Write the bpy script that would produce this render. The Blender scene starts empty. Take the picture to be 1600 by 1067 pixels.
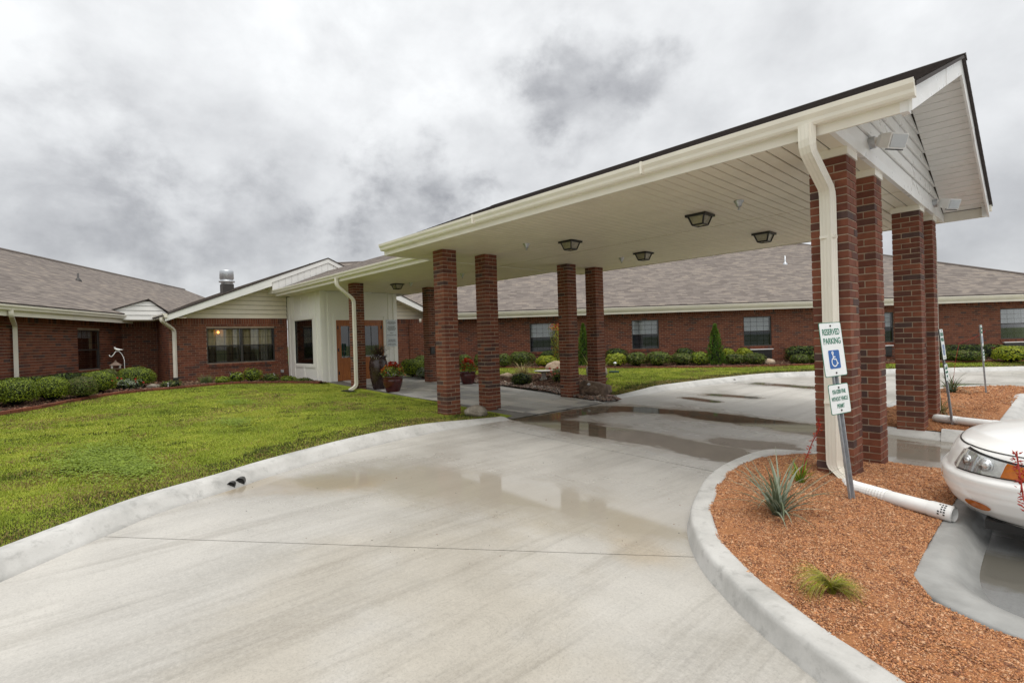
import bpy, math, random
import numpy as np
from mathutils import Vector, Matrix
from mathutils.geometry import delaunay_2d_cdt

rnd = random.Random(7)
nrs = np.random.RandomState(11)
scene = bpy.context.scene
COL = scene.collection

# ------------------------------------------------------------------ camera
CAM = Vector((8.185, -5.884, 1.4567))
YAW, PITCH, ROLL = math.radians(47.101), math.radians(-0.309), math.radians(-1.694)
cam_d = bpy.data.cameras.new("camera")
cam = bpy.data.objects.new("camera", cam_d)
COL.objects.link(cam)
cam_d.sensor_width = 36.0
cam_d.lens = 18.09
cam_d.clip_start = 0.05
cam_d.clip_end = 2000
_r = Vector((math.cos(YAW), math.sin(YAW), 0))
_f = Vector((-math.sin(YAW) * math.cos(PITCH), math.cos(YAW) * math.cos(PITCH), math.sin(PITCH)))
_u = _r.cross(_f)
_x = _r * math.cos(ROLL) + _u * math.sin(ROLL)
_y = _u * math.cos(ROLL) - _r * math.sin(ROLL)
cam.matrix_world = Matrix(((_x.x, _y.x, -_f.x, CAM.x), (_x.y, _y.y, -_f.y, CAM.y), (_x.z, _y.z, -_f.z, CAM.z), (0, 0, 0, 1)))
scene.camera = cam

# ------------------------------------------------------------------ world, sun, exposure
SUN_EL, SUN_AZ = math.radians(74), math.radians(115)      # azimuth measured clockwise from +Y
world = bpy.data.worlds.new("World")
scene.world = world
world.use_nodes = True
wn, wl = world.node_tree.nodes, world.node_tree.links
wn.clear()
def WN(t, **k):
    n = wn.new(t)
    for a, b in k.items():
        setattr(n, a, b)
    return n
def wmath(op, a, b=None, c=None, clamp=False):
    n = WN('ShaderNodeMath', operation=op, use_clamp=clamp)
    for i, v in enumerate((a, b, c)):
        if v is None:
            continue
        if isinstance(v, (int, float)):
            n.inputs[i].default_value = v
        else:
            wl.new(v, n.inputs[i])
    return n.outputs[0]
wout = WN('ShaderNodeOutputWorld')
wbg = WN('ShaderNodeBackground')
wbg.inputs['Strength'].default_value = 1.0
wl.new(wbg.outputs[0], wout.inputs[0])
sky = WN('ShaderNodeTexSky', sky_type='NISHITA')
sky.sun_disc = False
sky.sun_elevation = SUN_EL
sky.sun_rotation = SUN_AZ
skys = WN('ShaderNodeVectorMath', operation='SCALE')
wl.new(sky.outputs[0], skys.inputs[0])
skys.inputs['Scale'].default_value = 0.1
tc = WN('ShaderNodeTexCoord')
sep = WN('ShaderNodeSeparateXYZ')
wl.new(tc.outputs['Generated'], sep.inputs[0])
def wnoise(scale, detail, rough, dist=0.0, off=(0, 0, 0), sq=(1, 1, 1.35)):
    m = WN('ShaderNodeMapping')
    m.inputs['Location'].default_value = off
    m.inputs['Scale'].default_value = sq
    wl.new(tc.outputs['Generated'], m.inputs['Vector'])
    n = WN('ShaderNodeTexNoise')
    n.inputs['Scale'].default_value = scale
    n.inputs['Detail'].default_value = detail
    n.inputs['Roughness'].default_value = rough
    n.inputs['Distortion'].default_value = dist
    wl.new(m.outputs[0], n.inputs['Vector'])
    return n.outputs['Fac']
n1 = wnoise(2.2, 5, 0.5, 0.0, (3.1, 1.7, 0))
n2 = wnoise(5.0, 10, 0.58, 0.12, (9.4, 4.2, 0))
nb = wnoise(7.5, 10, 0.58, 0.12, (2.2, 8.2, 0))
# individual dark rain clouds: direction, angular size, depth
blobs = [(-0.549, 0.724, 0.417, 0.131, 0.2), (-0.475, 0.768, 0.43, 0.078, 0.15), (-0.618, 0.668, 0.414, 0.091, 0.12), (-0.698, 0.616, 0.364, 0.126, 0.09), (-0.816, 0.512, 0.269, 0.125, 0.2), (-0.771, 0.567, 0.291, 0.078, 0.16), (-0.85, 0.477, 0.224, 0.13, 0.16), (-0.857, 0.432, 0.282, 0.078, 0.09), (-0.946, 0.265, 0.186, 0.182, 0.11), (-0.968, 0.151, 0.202, 0.196, 0.1), (-0.981, 0.044, 0.19, 0.182, 0.09), (-0.964, 0.011, 0.267, 0.196, 0.06), (-0.923, 0.215, 0.319, 0.224, 0.05), (-0.061, 0.986, 0.157, 0.14, 0.09), (-0.117, 0.988, 0.103, 0.14, 0.06), (-0.68, 0.51, 0.526, 0.21, 0.05), (-0.874, 0.208, 0.439, 0.28, 0.04)]
cloud = wmath('ADD', wmath('MULTIPLY', n1, 0.5), wmath('MULTIPLY', n2, 0.5))
lum = wmath('MULTIPLY_ADD', cloud, 1.10, 0.30)
wob = wmath('MULTIPLY_ADD', nb, 2.8, -1.4)
for (bx_, by_, bz_, r, k) in blobs:
    sub = WN('ShaderNodeVectorMath', operation='SUBTRACT'); wl.new(tc.outputs['Generated'], sub.inputs[0]); sub.inputs[1].default_value = (bx_, by_, bz_)
    mul = WN('ShaderNodeVectorMath', operation='MULTIPLY'); wl.new(sub.outputs[0], mul.inputs[0]); mul.inputs[1].default_value = (1, 1, 1.35)
    ln_ = WN('ShaderNodeVectorMath', operation='LENGTH'); wl.new(mul.outputs[0], ln_.inputs[0])
    d = wmath('ADD', wmath('DIVIDE', ln_.outputs['Value'], r), wob)
    m = WN('ShaderNodeMapRange', interpolation_type='SMOOTHSTEP')
    m.inputs['From Min'].default_value = 1.25; m.inputs['From Max'].default_value = 0.2
    m.inputs['To Min'].default_value = 0.0; m.inputs['To Max'].default_value = k
    wl.new(d, m.inputs['Value'])
    lum = wmath('SUBTRACT', lum, m.outputs[0])
# overcast sky: zenith brighter than the horizon
zen = wmath('MULTIPLY_ADD', wmath('MAXIMUM', sep.outputs[2], 0.0), 0.70, 0.70)
lum = wmath('MULTIPLY', wmath('MINIMUM', wmath('MAXIMUM', lum, 0.2), 0.92), zen)
lum = wmath('MULTIPLY', lum, 0.83)
cr = WN('ShaderNodeCombineXYZ')
wl.new(wmath('MULTIPLY', lum, 0.985), cr.inputs[0]); wl.new(wmath('MULTIPLY', lum, 1.0), cr.inputs[1]); wl.new(wmath('MULTIPLY_ADD', lum, 0.98, 0.022), cr.inputs[2])
mixw = WN('ShaderNodeMix', data_type='RGBA')
mixw.inputs[0].default_value = 0.95
wl.new(skys.outputs[0], mixw.inputs[6]); wl.new(cr.outputs[0], mixw.inputs[7])
wl.new(mixw.outputs[2], wbg.inputs['Color'])

sun_d = bpy.data.lights.new("sun", 'SUN')
sun_d.energy = 1.5
sun_d.angle = math.radians(50)
sun_d.color = (1.0, 0.96, 0.9)
sun = bpy.data.objects.new("sun", sun_d)
COL.objects.link(sun)
_sd = Vector((math.sin(SUN_AZ) * math.cos(SUN_EL), math.cos(SUN_AZ) * math.cos(SUN_EL), math.sin(SUN_EL)))
sun.rotation_euler = _sd.to_track_quat('Z', 'Y').to_euler()
sun.location = _sd * 60
scene.view_settings.view_transform = 'Standard'
scene.view_settings.look = 'None'
scene.view_settings.exposure = 0.45
scene.view_settings.gamma = 1.0
scene.view_settings.use_curve_mapping = False
scene.cycles.use_denoising = True
scene.cycles.max_bounces = 8
scene.cycles.transparent_max_bounces = 12

# ------------------------------------------------------------------ material helper
class NT:
    def __init__(s, name):
        s.m = bpy.data.materials.new(name)
        s.m.use_nodes = True
        s.n, s.l = s.m.node_tree.nodes, s.m.node_tree.links
        s.b = s.n['Principled BSDF']
        s.out = s.n['Material Output']
    def N(s, t, **k):
        n = s.n.new(t)
        for a, b in k.items():
            setattr(n, a, b)
        return n
    def put(s, sock, v):
        if isinstance(v, (int, float)):
            sock.default_value = v
        elif isinstance(v, (tuple, list)):
            sock.default_value = (*v, 1.0) if (len(v) == 3 and sock.type == 'RGBA') else v
        else:
            s.l.new(v, sock)
    def math(s, op, a, b=None, c=None, clamp=False):
        n = s.N('ShaderNodeMath', operation=op, use_clamp=clamp)
        for i, v in enumerate((a, b, c)):
            if v is not None:
                s.put(n.inputs[i], v)
        return n.outputs[0]
    def pos(s):
        return s.N('ShaderNodeNewGeometry').outputs['Position']
    def obj(s):
        return s.N('ShaderNodeTexCoord').outputs['Object']
    def uv(s):
        return s.N('ShaderNodeTexCoord').outputs['UV']
    def mapping(s, v, scale=(1, 1, 1), rot=(0, 0, 0), loc=(0, 0, 0)):
        m = s.N('ShaderNodeMapping')
        m.inputs['Scale'].default_value = scale
        m.inputs['Rotation'].default_value = rot
        m.inputs['Location'].default_value = loc
        s.l.new(v, m.inputs['Vector'])
        return m.outputs[0]
    def noise(s, v, scale, detail=4, rough=.55, dist=0., color=False):
        n = s.N('ShaderNodeTexNoise')
        n.inputs['Scale'].default_value = scale
        n.inputs['Detail'].default_value = detail
        n.inputs['Roughness'].default_value = rough
        n.inputs['Distortion'].default_value = dist
        s.l.new(v, n.inputs['Vector'])
        return n.outputs['Color' if color else 'Fac']
    def ramp(s, f, stops, interp='LINEAR'):
        n = s.N('ShaderNodeValToRGB')
        n.color_ramp.interpolation = interp
        e = n.color_ramp.elements
        while len(e) < len(stops):
            e.new(.5)
        for k, (p, c) in zip(e, stops):
            k.position = p
            k.color = (*c, 1) if len(c) == 3 else c
        s.l.new(f, n.inputs[0])
        return n.outputs[0]
    def rng(s, f, a, b, c=0., d=1., smooth=True):
        n = s.N('ShaderNodeMapRange', interpolation_type='SMOOTHSTEP' if smooth else 'LINEAR')
        s.put(n.inputs['Value'], f)
        for k, v in zip(('From Min', 'From Max', 'To Min', 'To Max'), (a, b, c, d)):
            s.put(n.inputs[k], v)
        return n.outputs[0]
    def mix(s, f, a, b, mode='MIX'):
        n = s.N('ShaderNodeMix', data_type='RGBA', blend_type=mode)
        s.put(n.inputs[0], f); s.put(n.inputs[6], a); s.put(n.inputs[7], b)
        return n.outputs[2]
    def bump(s, h, strength=.3, dist=.01):
        n = s.N('ShaderNodeBump')
        n.inputs['Strength'].default_value = strength
        n.inputs['Distance'].default_value = dist
        s.l.new(h, n.inputs['Height'])
        s.l.new(n.outputs[0], s.b.inputs['Normal'])
        return n
    def base(s, v): s.put(s.b.inputs['Base Color'], v)
    def rough(s, v): s.put(s.b.inputs['Roughness'], v)
    def spec(s, v): s.put(s.b.inputs['Specular IOR Level'], v)

def simple(name, c, rough=.6, var=.15, scale=6., bump=0., bscale=60., spec=.5, metal=0., c2=None):
    t = NT(name)
    p = t.pos()
    f = t.noise(p, scale, 5, .6)
    lo = tuple(x * (1 - var) for x in c) if c2 is None else c2
    hi = tuple(min(1, x * (1 + var)) for x in c)
    t.base(t.ramp(f, [(.3, lo), (.7, hi)]))
    t.rough(t.rng(t.noise(p, scale * 2.3, 3), .3, .7, max(.02, rough - .08), min(1, rough + .08)))
    t.spec(spec)
    t.b.inputs['Metallic'].default_value = metal
    if bump:
        t.bump(t.noise(p, bscale, 3), bump, .004)
    return t.m

# ------------------------------------------------------------------ mesh helper
class MB:
    def __init__(s):
        s.v, s.f, s.m, s.uv = [], [], [], None
    def add(s, vs, fs, mi=0):
        o = len(s.v)
        s.v += [tuple(v) for v in vs]
        s.f += [tuple(i + o for i in f) for f in fs]
        s.m += [mi] * len(fs)
    def box(s, a, b, mi=0):
        (x0, y0, z0), (x1, y1, z1) = a, b
        if x0 > x1: x0, x1 = x1, x0
        if y0 > y1: y0, y1 = y1, y0
        if z0 > z1: z0, z1 = z1, z0
        s.add([(x0, y0, z0), (x1, y0, z0), (x1, y1, z0), (x0, y1, z0), (x0, y0, z1), (x1, y0, z1), (x1, y1, z1), (x0, y1, z1)],
              [(0, 3, 2, 1), (4, 5, 6, 7), (0, 1, 5, 4), (1, 2, 6, 5), (2, 3, 7, 6), (3, 0, 4, 7)], mi)
    def obox(s, o, ax, ay, az, mi=0):
        """box from corner o along three edge vectors (right handed)"""
        o, ax, ay, az = map(Vector, (o, ax, ay, az))
        P = [o, o + ax, o + ax + ay, o + ay]
        s.add(P + [p + az for p in P], [(0, 3, 2, 1), (4, 5, 6, 7), (0, 1, 5, 4), (1, 2, 6, 5), (2, 3, 7, 6), (3, 0, 4, 7)], mi)
    def cbox(s, sx, sy, sz, c):
        """box centred at origin with chamfered edges"""
        hx, hy, hz = sx / 2, sy / 2, sz / 2
        vs, idx = [], {}
        for ix in (-1, 1):
            for iy in (-1, 1):
                for iz in (-1, 1):
                    for ax in range(3):
                        p = [ix * (hx - c), iy * (hy - c), iz * (hz - c)]
                        p[ax] = (ix * hx, iy * hy, iz * hz)[ax]
                        idx[(ix, iy, iz, ax)] = len(vs)
                        vs.append(tuple(p))
        fs = []
        for ax in range(3):
            o = [k for k in range(3) if k != ax]
            for sg in (-1, 1):
                q = []
                for (p, r) in ((-1, -1), (1, -1), (1, 1), (-1, 1)):
                    k = [0, 0, 0]; k[ax] = sg; k[o[0]] = p; k[o[1]] = r
                    q.append(idx[(*k, ax)])
                flip = (sg > 0) ^ (ax == 1)
                fs.append(tuple(q if flip else q[::-1]))
        for a in range(3):
            b, c2 = [k for k in range(3) if k != a]
            for sb in (-1, 1):
                for sc in (-1, 1):
                    def K(sa, ax):
                        k = [0, 0, 0]; k[a] = sa; k[b] = sb; k[c2] = sc
                        return idx[(*k, ax)]
                    fs.append((K(-1, b), K(1, b), K(1, c2), K(-1, c2)))
        for ix in (-1, 1):
            for iy in (-1, 1):
                for iz in (-1, 1):
                    fs.append(tuple(idx[(ix, iy, iz, k)] for k in range(3)))
        s.add(vs, fs)
    def prism(s, poly, e, mi=0):
        """extrude a planar polygon (3d points) by vector e"""
        n = len(poly); e = Vector(e)
        P = [Vector(p) for p in poly]
        s.add(P + [p + e for p in P], [tuple(range(n))[::-1], tuple(range(n, 2 * n))] + [(i, (i + 1) % n, n + (i + 1) % n, n + i) for i in range(n)], mi)
    def sweep(s, prof, path, up=(0, 0, 1), mi=0, closed=False, cap=True, scales=None):
        """sweep 2d profile (side, up) along a path of 3d points, side = dir x up"""
        P = [Vector(p) for p in path]; n = len(prof); up = Vector(up); base = len(s.v)
        for i, p in enumerate(P):
            d = (P[min(i + 1, len(P) - 1)] - P[max(i - 1, 0)]).normalized()
            sd = d.cross(up).normalized()
            if 0 < i < len(P) - 1:
                d0 = (P[i] - P[i - 1]).normalized()
                k = 1 / max(.5, abs(d0.dot(d)))
            else:
                k = 1
            u2 = sd.cross(d).normalized() if abs(d.dot(up)) > .999 else up
            sc = scales[i] if scales else (1, 1)
            for (a, b) in prof:
                s.v.append(tuple(p + sd * (a * k * sc[0]) + u2 * (b * sc[1])))
        m = n if closed else n - 1
        for i in range(len(P) - 1):
            for j in range(m):
                a, b = base + i * n + j, base + i * n + (j + 1) % n
                s.f.append((a, b, b + n, a + n)); s.m.append(mi)
        if cap and closed:
            s.f.append(tuple(base + j for j in range(n))[::-1]); s.m.append(mi)
            s.f.append(tuple(base + (len(P) - 1) * n + j for j in range(n))); s.m.append(mi)
    def tube(s, path, r, n=8, mi=0, cap=True, flat=None):
        """round (or elliptic / rectangular) tube along a path with parallel transport"""
        P = [Vector(p) for p in path]
        R = r if isinstance(r, (list, tuple)) else [r] * len(P)
        base = len(s.v)
        d = (P[1] - P[0]).normalized()
        a = Vector((0, 0, 1)) if abs(d.z) < .9 else Vector((1, 0, 0))
        x = d.cross(a).normalized(); y = d.cross(x).normalized()
        for i, p in enumerate(P):
            d2 = (P[min(i + 1, len(P) - 1)] - P[max(i - 1, 0)]).normalized()
            q = d.rotation_difference(d2); x = q @ x; y = q @ y; d = d2
            for j in range(n):
                t = 2 * math.pi * j / n
                s.v.append(tuple(p + x * (R[i] * math.cos(t)) + y * (R[i] * math.sin(t))))
        for i in range(len(P) - 1):
            for j in range(n):
                a0, b0 = base + i * n + j, base + i * n + (j + 1) % n
                s.f.append((a0, b0, b0 + n, a0 + n)); s.m.append(mi)
        if cap:
            s.f.append(tuple(base + j for j in range(n))[::-1]); s.m.append(mi)
            s.f.append(tuple(base + (len(P) - 1) * n + j for j in range(n))); s.m.append(mi)
    def lathe(s, prof, n=24, c=(0, 0, 0), mi=0):
        base = len(s.v)
        for (r, z) in prof:
            for j in range(n):
                t = 2 * math.pi * j / n
                s.v.append((c[0] + r * math.cos(t), c[1] + r * math.sin(t), c[2] + z))
        for i in range(len(prof) - 1):
            for j in range(n):
                a, b = base + i * n + j, base + i * n + (j + 1) % n
                s.f.append((a, b, b + n, a + n)); s.m.append(mi)
    def build(s, name, mats, parent=None, smooth=False):
        me = bpy.data.meshes.new(name)
        me.from_pydata(s.v, [], s.f)
        mats = mats if isinstance(mats, (list, tuple)) else [mats]
        for m in mats:
            me.materials.append(m)
        if len(mats) > 1:
            me.polygons.foreach_set('material_index', s.m)
        if smooth:
            me.polygons.foreach_set('use_smooth', [True] * len(s.f))
        me.update()
        return link(name, me, parent)

def link(name, data, parent=None, loc=None):
    o = bpy.data.objects.new(name, data)
    COL.objects.link(o)
    if parent is not None:
        o.parent = parent
    if loc is not None:
        o.location = loc
    return o
def tag(o, label=None, cat=None, group=None, kind=None):
    if label: o['label'] = label
    if cat: o['category'] = cat
    if group: o['group'] = group
    if kind: o['kind'] = kind
    elif cat: o['kind'] = 'thing'
    return o
def thing(name, label, cat, loc=(0, 0, 0), rz=0, group=None):
    o = bpy.data.objects.new(name, None)
    COL.objects.link(o)
    o.empty_display_size = .1
    o.location = loc
    o.rotation_euler = (0, 0, rz)
    return tag(o, label, cat, group)
def np_mesh(name, V, F, mats, midx=None, parent=None, smooth=False):
    """V (n,3), F (m,k) numpy -> object; fast path for very many small faces"""
    me = bpy.data.meshes.new(name)
    k = F.shape[1]
    me.vertices.add(len(V)); me.loops.add(F.size); me.polygons.add(len(F))
    me.vertices.foreach_set('co', np.ascontiguousarray(V, np.float32).ravel())
    me.loops.foreach_set('vertex_index', np.ascontiguousarray(F, np.int32).ravel())
    me.polygons.foreach_set('loop_start', np.arange(0, F.size, k, dtype=np.int32))
    for m in mats:
        me.materials.append(m)
    if midx is not None:
        me.polygons.foreach_set('material_index', np.ascontiguousarray(midx, np.int32))
    if smooth:
        me.polygons.foreach_set('use_smooth', np.ones(len(F), bool))
    me.update(calc_edges=True)
    me.validate()
    return link(name, me, parent)

# ------------------------------------------------------------------ terrain
def ss(a, b, x):
    t = min(1, max(0, (x - a) / (b - a)))
    return t * t * (3 - 2 * t)
def D(x, y=0):
    if x > -5.9:
        return -.018 * min(40, x)
    return min(.2, .106 + .04 * (-5.9 - x))
def dR(x, y): return (x - .41) * .682 - (y - 16.97) * .731
def dL(x, y): return (x + 8.76) * .54 + (y + 6.81) * .84
def LW(x, y):
    d = max(0., .7 - y, y - 3.9)
    return D(x, y) + .012 + .1 * ss(.2, 2.4, d) + (.06 * ss(3.5, 1.5, dR(x, y)) if y > 5 else 0) + (.05 * ss(3.5, 1.2, dL(x, y)) if y < 0 else 0)
def catmull(pts, n=6):
    P = [np.array(p, float) for p in pts]
    P = [2 * P[0] - P[1]] + P + [2 * P[-1] - P[-2]]
    out = []
    for i in range(1, len(P) - 2):
        a, b, c, d = P[i - 1:i + 3]
        for k in range(n):
            t = k / n
            out.append(.5 * (2 * b + (c - a) * t + (2 * a - 5 * b + 4 * c - d) * t * t + (3 * b - a - 3 * c + d) * t ** 3))
    out.append(P[-2])
    return [tuple(p) for p in out]
def inpoly(X, Y, poly):
    inside = np.zeros(X.shape, bool)
    n = len(poly); j = n - 1
    for i in range(n):
        xi, yi = poly[i][:2]; xj, yj = poly[j][:2]
        if yi != yj:
            c = ((yi > Y) != (yj > Y)) & (X < (xj - xi) * (Y - yi) / (yj - yi) + xi)
            inside ^= c
        j = i
    return inside
def polydist(X, Y, line):
    d = np.full(X.shape, 1e9)
    for (a, b) in zip(line[:-1], line[1:]):
        ax, ay = a[:2]; bx, by = b[:2]
        vx, vy = bx - ax, by - ay
        t = np.clip(((X - ax) * vx + (Y - ay) * vy) / (vx * vx + vy * vy + 1e-12), 0, 1)
        d = np.minimum(d, np.hypot(X - ax - t * vx, Y - ay - t * vy))
    return d
def patch(name, poly, hf, step, mat, parent=None, jit=0.0, skirt=0.0):
    """exact-boundary triangulated terrain patch with interior grid points"""
    poly = [tuple(p[:2]) for p in poly]
    xs = [p[0] for p in poly]; ys = [p[1] for p in poly]
    gx, gy = np.meshgrid(np.arange(min(xs), max(xs), step), np.arange(min(ys), max(ys), step))
    gx = gx.ravel() + nrs.uniform(-.2, .2, gx.size) * step; gy = gy.ravel() + nrs.uniform(-.2, .2, gy.size) * step
    ok = inpoly(gx, gy, poly) & (polydist(gx, gy, poly + [poly[0]]) > step * .35)
    pts = [Vector(p) for p in poly] + [Vector((a, b)) for a, b in zip(gx[ok], gy[ok])]
    n = len(poly)
    r = delaunay_2d_cdt(pts, [(i, (i + 1) % n) for i in range(n)], [], 1, 1e-5)
    vs = [(p.x, p.y, hf(p.x, p.y) + (rnd.uniform(-jit, jit) if jit else 0)) for p in r[0]]
    me = bpy.data.meshes.new(name)
    fs = []
    for f in r[2]:
        a, b, c = (vs[i] for i in f[:3])
        fs.append(tuple(f) if (b[0] - a[0]) * (c[1] - a[1]) - (b[1] - a[1]) * (c[0] - a[0]) > 0 else tuple(f)[::-1])
    me.from_pydata(vs, [], fs)
    me.polygons.foreach_set('use_smooth', [True] * len(fs))
    me.materials.append(mat)
    me.update()
    return link(name, me, parent)
def scatter(poly, n):
    xs = [p[0] for p in poly]; ys = [p[1] for p in poly]
    out = np.zeros((0, 2))
    while len(out) < n:
        q = np.column_stack([nrs.uniform(min(xs), max(xs), n), nrs.uniform(min(ys), max(ys), n)])
        out = np.vstack([out, q[inpoly(q[:, 0], q[:, 1], poly)]])
        if len(out) < n * .02: n2 = n
    return out[:n]

# ------------------------------------------------------------------ materials
def brick_mat(name, c, dk=.65):
    t = NT(name)
    p = t.pos()
    f = t.noise(p, 9, 5, .65)
    g = t.noise(p, 90, 3, .6)
    c0 = tuple(x * dk for x in c)
    col = t.ramp(f, [(.3, c0), (.65, c)])
    col = t.mix(t.rng(g, .55, .75, 0, .35), col, tuple(x * .5 for x in c))
    t.base(col); t.rough(.82); t.spec(.3)
    t.bump(g, .35, .004)
    return t.m
M_BRICK = [brick_mat('brick_red', (.205, .070, .040)), brick_mat('brick_rust', (.24, .084, .046)), brick_mat('brick_deep', (.16, .054, .033)),
           brick_mat('brick_brown', (.125, .052, .037)), brick_mat('brick_purple', (.10, .058, .05)), brick_mat('brick_clay', (.21, .070, .039))]
BRICK_W = [.28, .22, .2, .09, .06, .15]
def pick_brick(): return rnd.choices(range(6), BRICK_W)[0]
M_MORTAR = simple('mortar', (.43, .345, .25), .9, .2, 5, .3, 120, .2)
M_MORTAR_DK = simple('mortar_wall', (.33, .25, .18), .9, .2, 5, .3, 120, .2)
M_CREAM = simple('cream_vinyl', (.77, .70, .565), .42, .05, 3)
M_TRIM = simple('cream_aluminium', (.80, .758, .655), .36, .05, 2.5)
M_WHITE = simple('white_paint', (.88, .86, .80), .5, .02, 3)
M_WHITE2 = simple('white_aluminium', (.84, .83, .80), .34, .04, 2)
M_DARKGAP = simple('gap_shade', (.045, .035, .025), .9, .1)  # near-black gap backing; behind siding it paints the lap shade lines
M_BRONZE = simple('bronze_frame', (.045, .040, .036), .45, .2)
M_BLACK = simple('black_metal', (.018, .017, .016), .4, .2)
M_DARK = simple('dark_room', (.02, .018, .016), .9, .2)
M_GALV = simple('galvanised_steel', (.50, .52, .54), .38, .18, 20, metal=.75)
def kerb_mat():
    t = NT('kerb_concrete'); p = t.pos()
    f = t.noise(p, 2.2, 6, .65, .3); g_ = t.noise(p, 70, 4, .75); k = t.noise(p, 9, 5, .7)
    c = t.ramp(f, [(.3, (.35, .345, .325)), (.5, (.48, .47, .445)), (.7, (.56, .55, .525))])
    c = t.mix(t.rng(k, .52, .72, 0, .45), c, (.21, .205, .19))
    t.base(t.mix(t.rng(g_, .5, .8, 0, .3), c, (.24, .235, .22))); t.rough(t.rng(f, .3, .7, .45, .68)); t.bump(g_, .3, .004)
    return t.m
M_CONC_LIGHT = kerb_mat()
def shingle(name, tones, edge):
    t = NT(name)
    uv = t.uv()
    br = t.N('ShaderNodeTexBrick')
    br.offset = .37; br.offset_frequency = 2; br.squash = 1.0
    br.inputs['Scale'].default_value = 1.0
    br.inputs['Brick Width'].default_value = .30
    br.inputs['Row Height'].default_value = .14
    br.inputs['Mortar Size'].default_value = .004
    br.inputs['Mortar Smooth'].default_value = .2
    br.inputs['Bias'].default_value = 0.
    br.inputs['Color1'].default_value = (0, 0, 0, 1); br.inputs['Color2'].default_value = (1, 1, 1, 1); br.inputs['Mortar'].default_value = (.0, .0, .0, 1)
    t.l.new(uv, br.inputs['Vector'])
    bl = t.noise(t.mapping(uv, (.9, 6.5, 1)), 1.6, 4, .7)
    big = t.noise(uv, .22, 3, .5)
    f = t.math('ADD', t.math('MULTIPLY', br.outputs['Color'], .42), t.math('ADD', t.math('MULTIPLY', bl, .62), t.math('MULTIPLY', big, .25)))
    f = t.math('SUBTRACT', f, .14)
    col = t.ramp(f, [(.2, tones[0]), (.45, tones[1]), (.62, tones[2]), (.85, tones[3])])
    col = t.mix(t.rng(t.noise(t.pos(), 220, 2), .4, .8, 0, .35), col, tuple(x * .5 for x in tones[1]))
    t.base(col); t.rough(.88); t.spec(.25)
    t.bump(br.outputs['Fac'], -.3, .006)
    return t.m
M_ROOF = shingle('weathered_shingle', [(.125, .105, .094), (.185, .158, .141), (.235, .202, .176), (.33, .275, .22)], .14)
M_ROOF_EDGE = simple('shingle_edge', (.055, .045, .042), .9, .3, 30)
M_WOOD = None
def wood():
    t = NT('stained_wood')
    p = t.mapping(t.pos(), (14, 14, 1.4))
    f = t.noise(p, 2.2, 6, .65, .6)
    t.base(t.ramp(f, [(.3, (.26, .078, .018)), (.6, (.42, .14, .034)), (.8, (.52, .19, .05))]))
    t.rough(.32); t.spec(.45)
    return t.m
M_WOOD = wood()
def glass(name, tint=(.9, .95, .95), refl=.06):
    t = NT(name)
    t.n.remove(t.b)
    fr = t.N('ShaderNodeFresnel'); fr.inputs['IOR'].default_value = 1.52
    tr = t.N('ShaderNodeBsdfTransparent'); tr.inputs[0].default_value = (*tint, 1)
    gl = t.N('ShaderNodeBsdfGlossy'); gl.inputs['Roughness'].default_value = .015
    mx = t.N('ShaderNodeMixShader')
    t.l.new(t.math('MULTIPLY_ADD', fr.outputs[0], .55, refl, True), mx.inputs[0])
    t.l.new(tr.outputs[0], mx.inputs[1]); t.l.new(gl.outputs[0], mx.inputs[2])
    t.l.new(mx.outputs[0], t.out.inputs[0])
    return t.m
M_GLASS = glass('window_glass', (.93, .95, .95), .04)
M_GLASS_DOOR = glass('door_glass', (.35, .37, .37), .10)
M_SCREEN = glass('screened_glass', (.52, .54, .56), .02)
M_BLIND = simple('white_blind', (.74, .75, .76), .5, .05)
M_CURTAIN = simple('beige_curtain', (.62, .50, .30), .8, .12, 12)

def seg_field(t, xy, segs):
    """smallest (distance / radius) to a list of ground segments"""
    best = None
    for (ax, ay, bx, by, r) in segs:
        pa = t.N('ShaderNodeVectorMath', operation='SUBTRACT'); t.l.new(xy, pa.inputs[0]); pa.inputs[1].default_value = (ax, ay, 0)
        ba = (bx - ax, by - ay, 0); bb = ba[0] ** 2 + ba[1] ** 2
        dt = t.N('ShaderNodeVectorMath', operation='DOT_PRODUCT'); t.l.new(pa.outputs[0], dt.inputs[0]); dt.inputs[1].default_value = ba
        h = t.math('DIVIDE', dt.outputs['Value'], bb, clamp=True)
        sc = t.N('ShaderNodeVectorMath', operation='SCALE'); sc.inputs[0].default_value = ba; t.l.new(h, sc.inputs['Scale'])
        df = t.N('ShaderNodeVectorMath', operation='SUBTRACT'); t.l.new(pa.outputs[0], df.inputs[0]); t.l.new(sc.outputs[0], df.inputs[1])
        ln = t.N('ShaderNodeVectorMath', operation='LENGTH'); t.l.new(df.outputs[0], ln.inputs[0])
        d = t.math('DIVIDE', ln.outputs['Value'], r)
        best = d if best is None else t.math('MINIMUM', best, d)
    return best
def flat_xy(t):
    s_ = t.N('ShaderNodeSeparateXYZ'); t.l.new(t.pos(), s_.inputs[0])
    c_ = t.N('ShaderNodeCombineXYZ'); t.l.new(s_.outputs[0], c_.inputs[0]); t.l.new(s_.outputs[1], c_.inputs[1])
    return c_.outputs[0]
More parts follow.
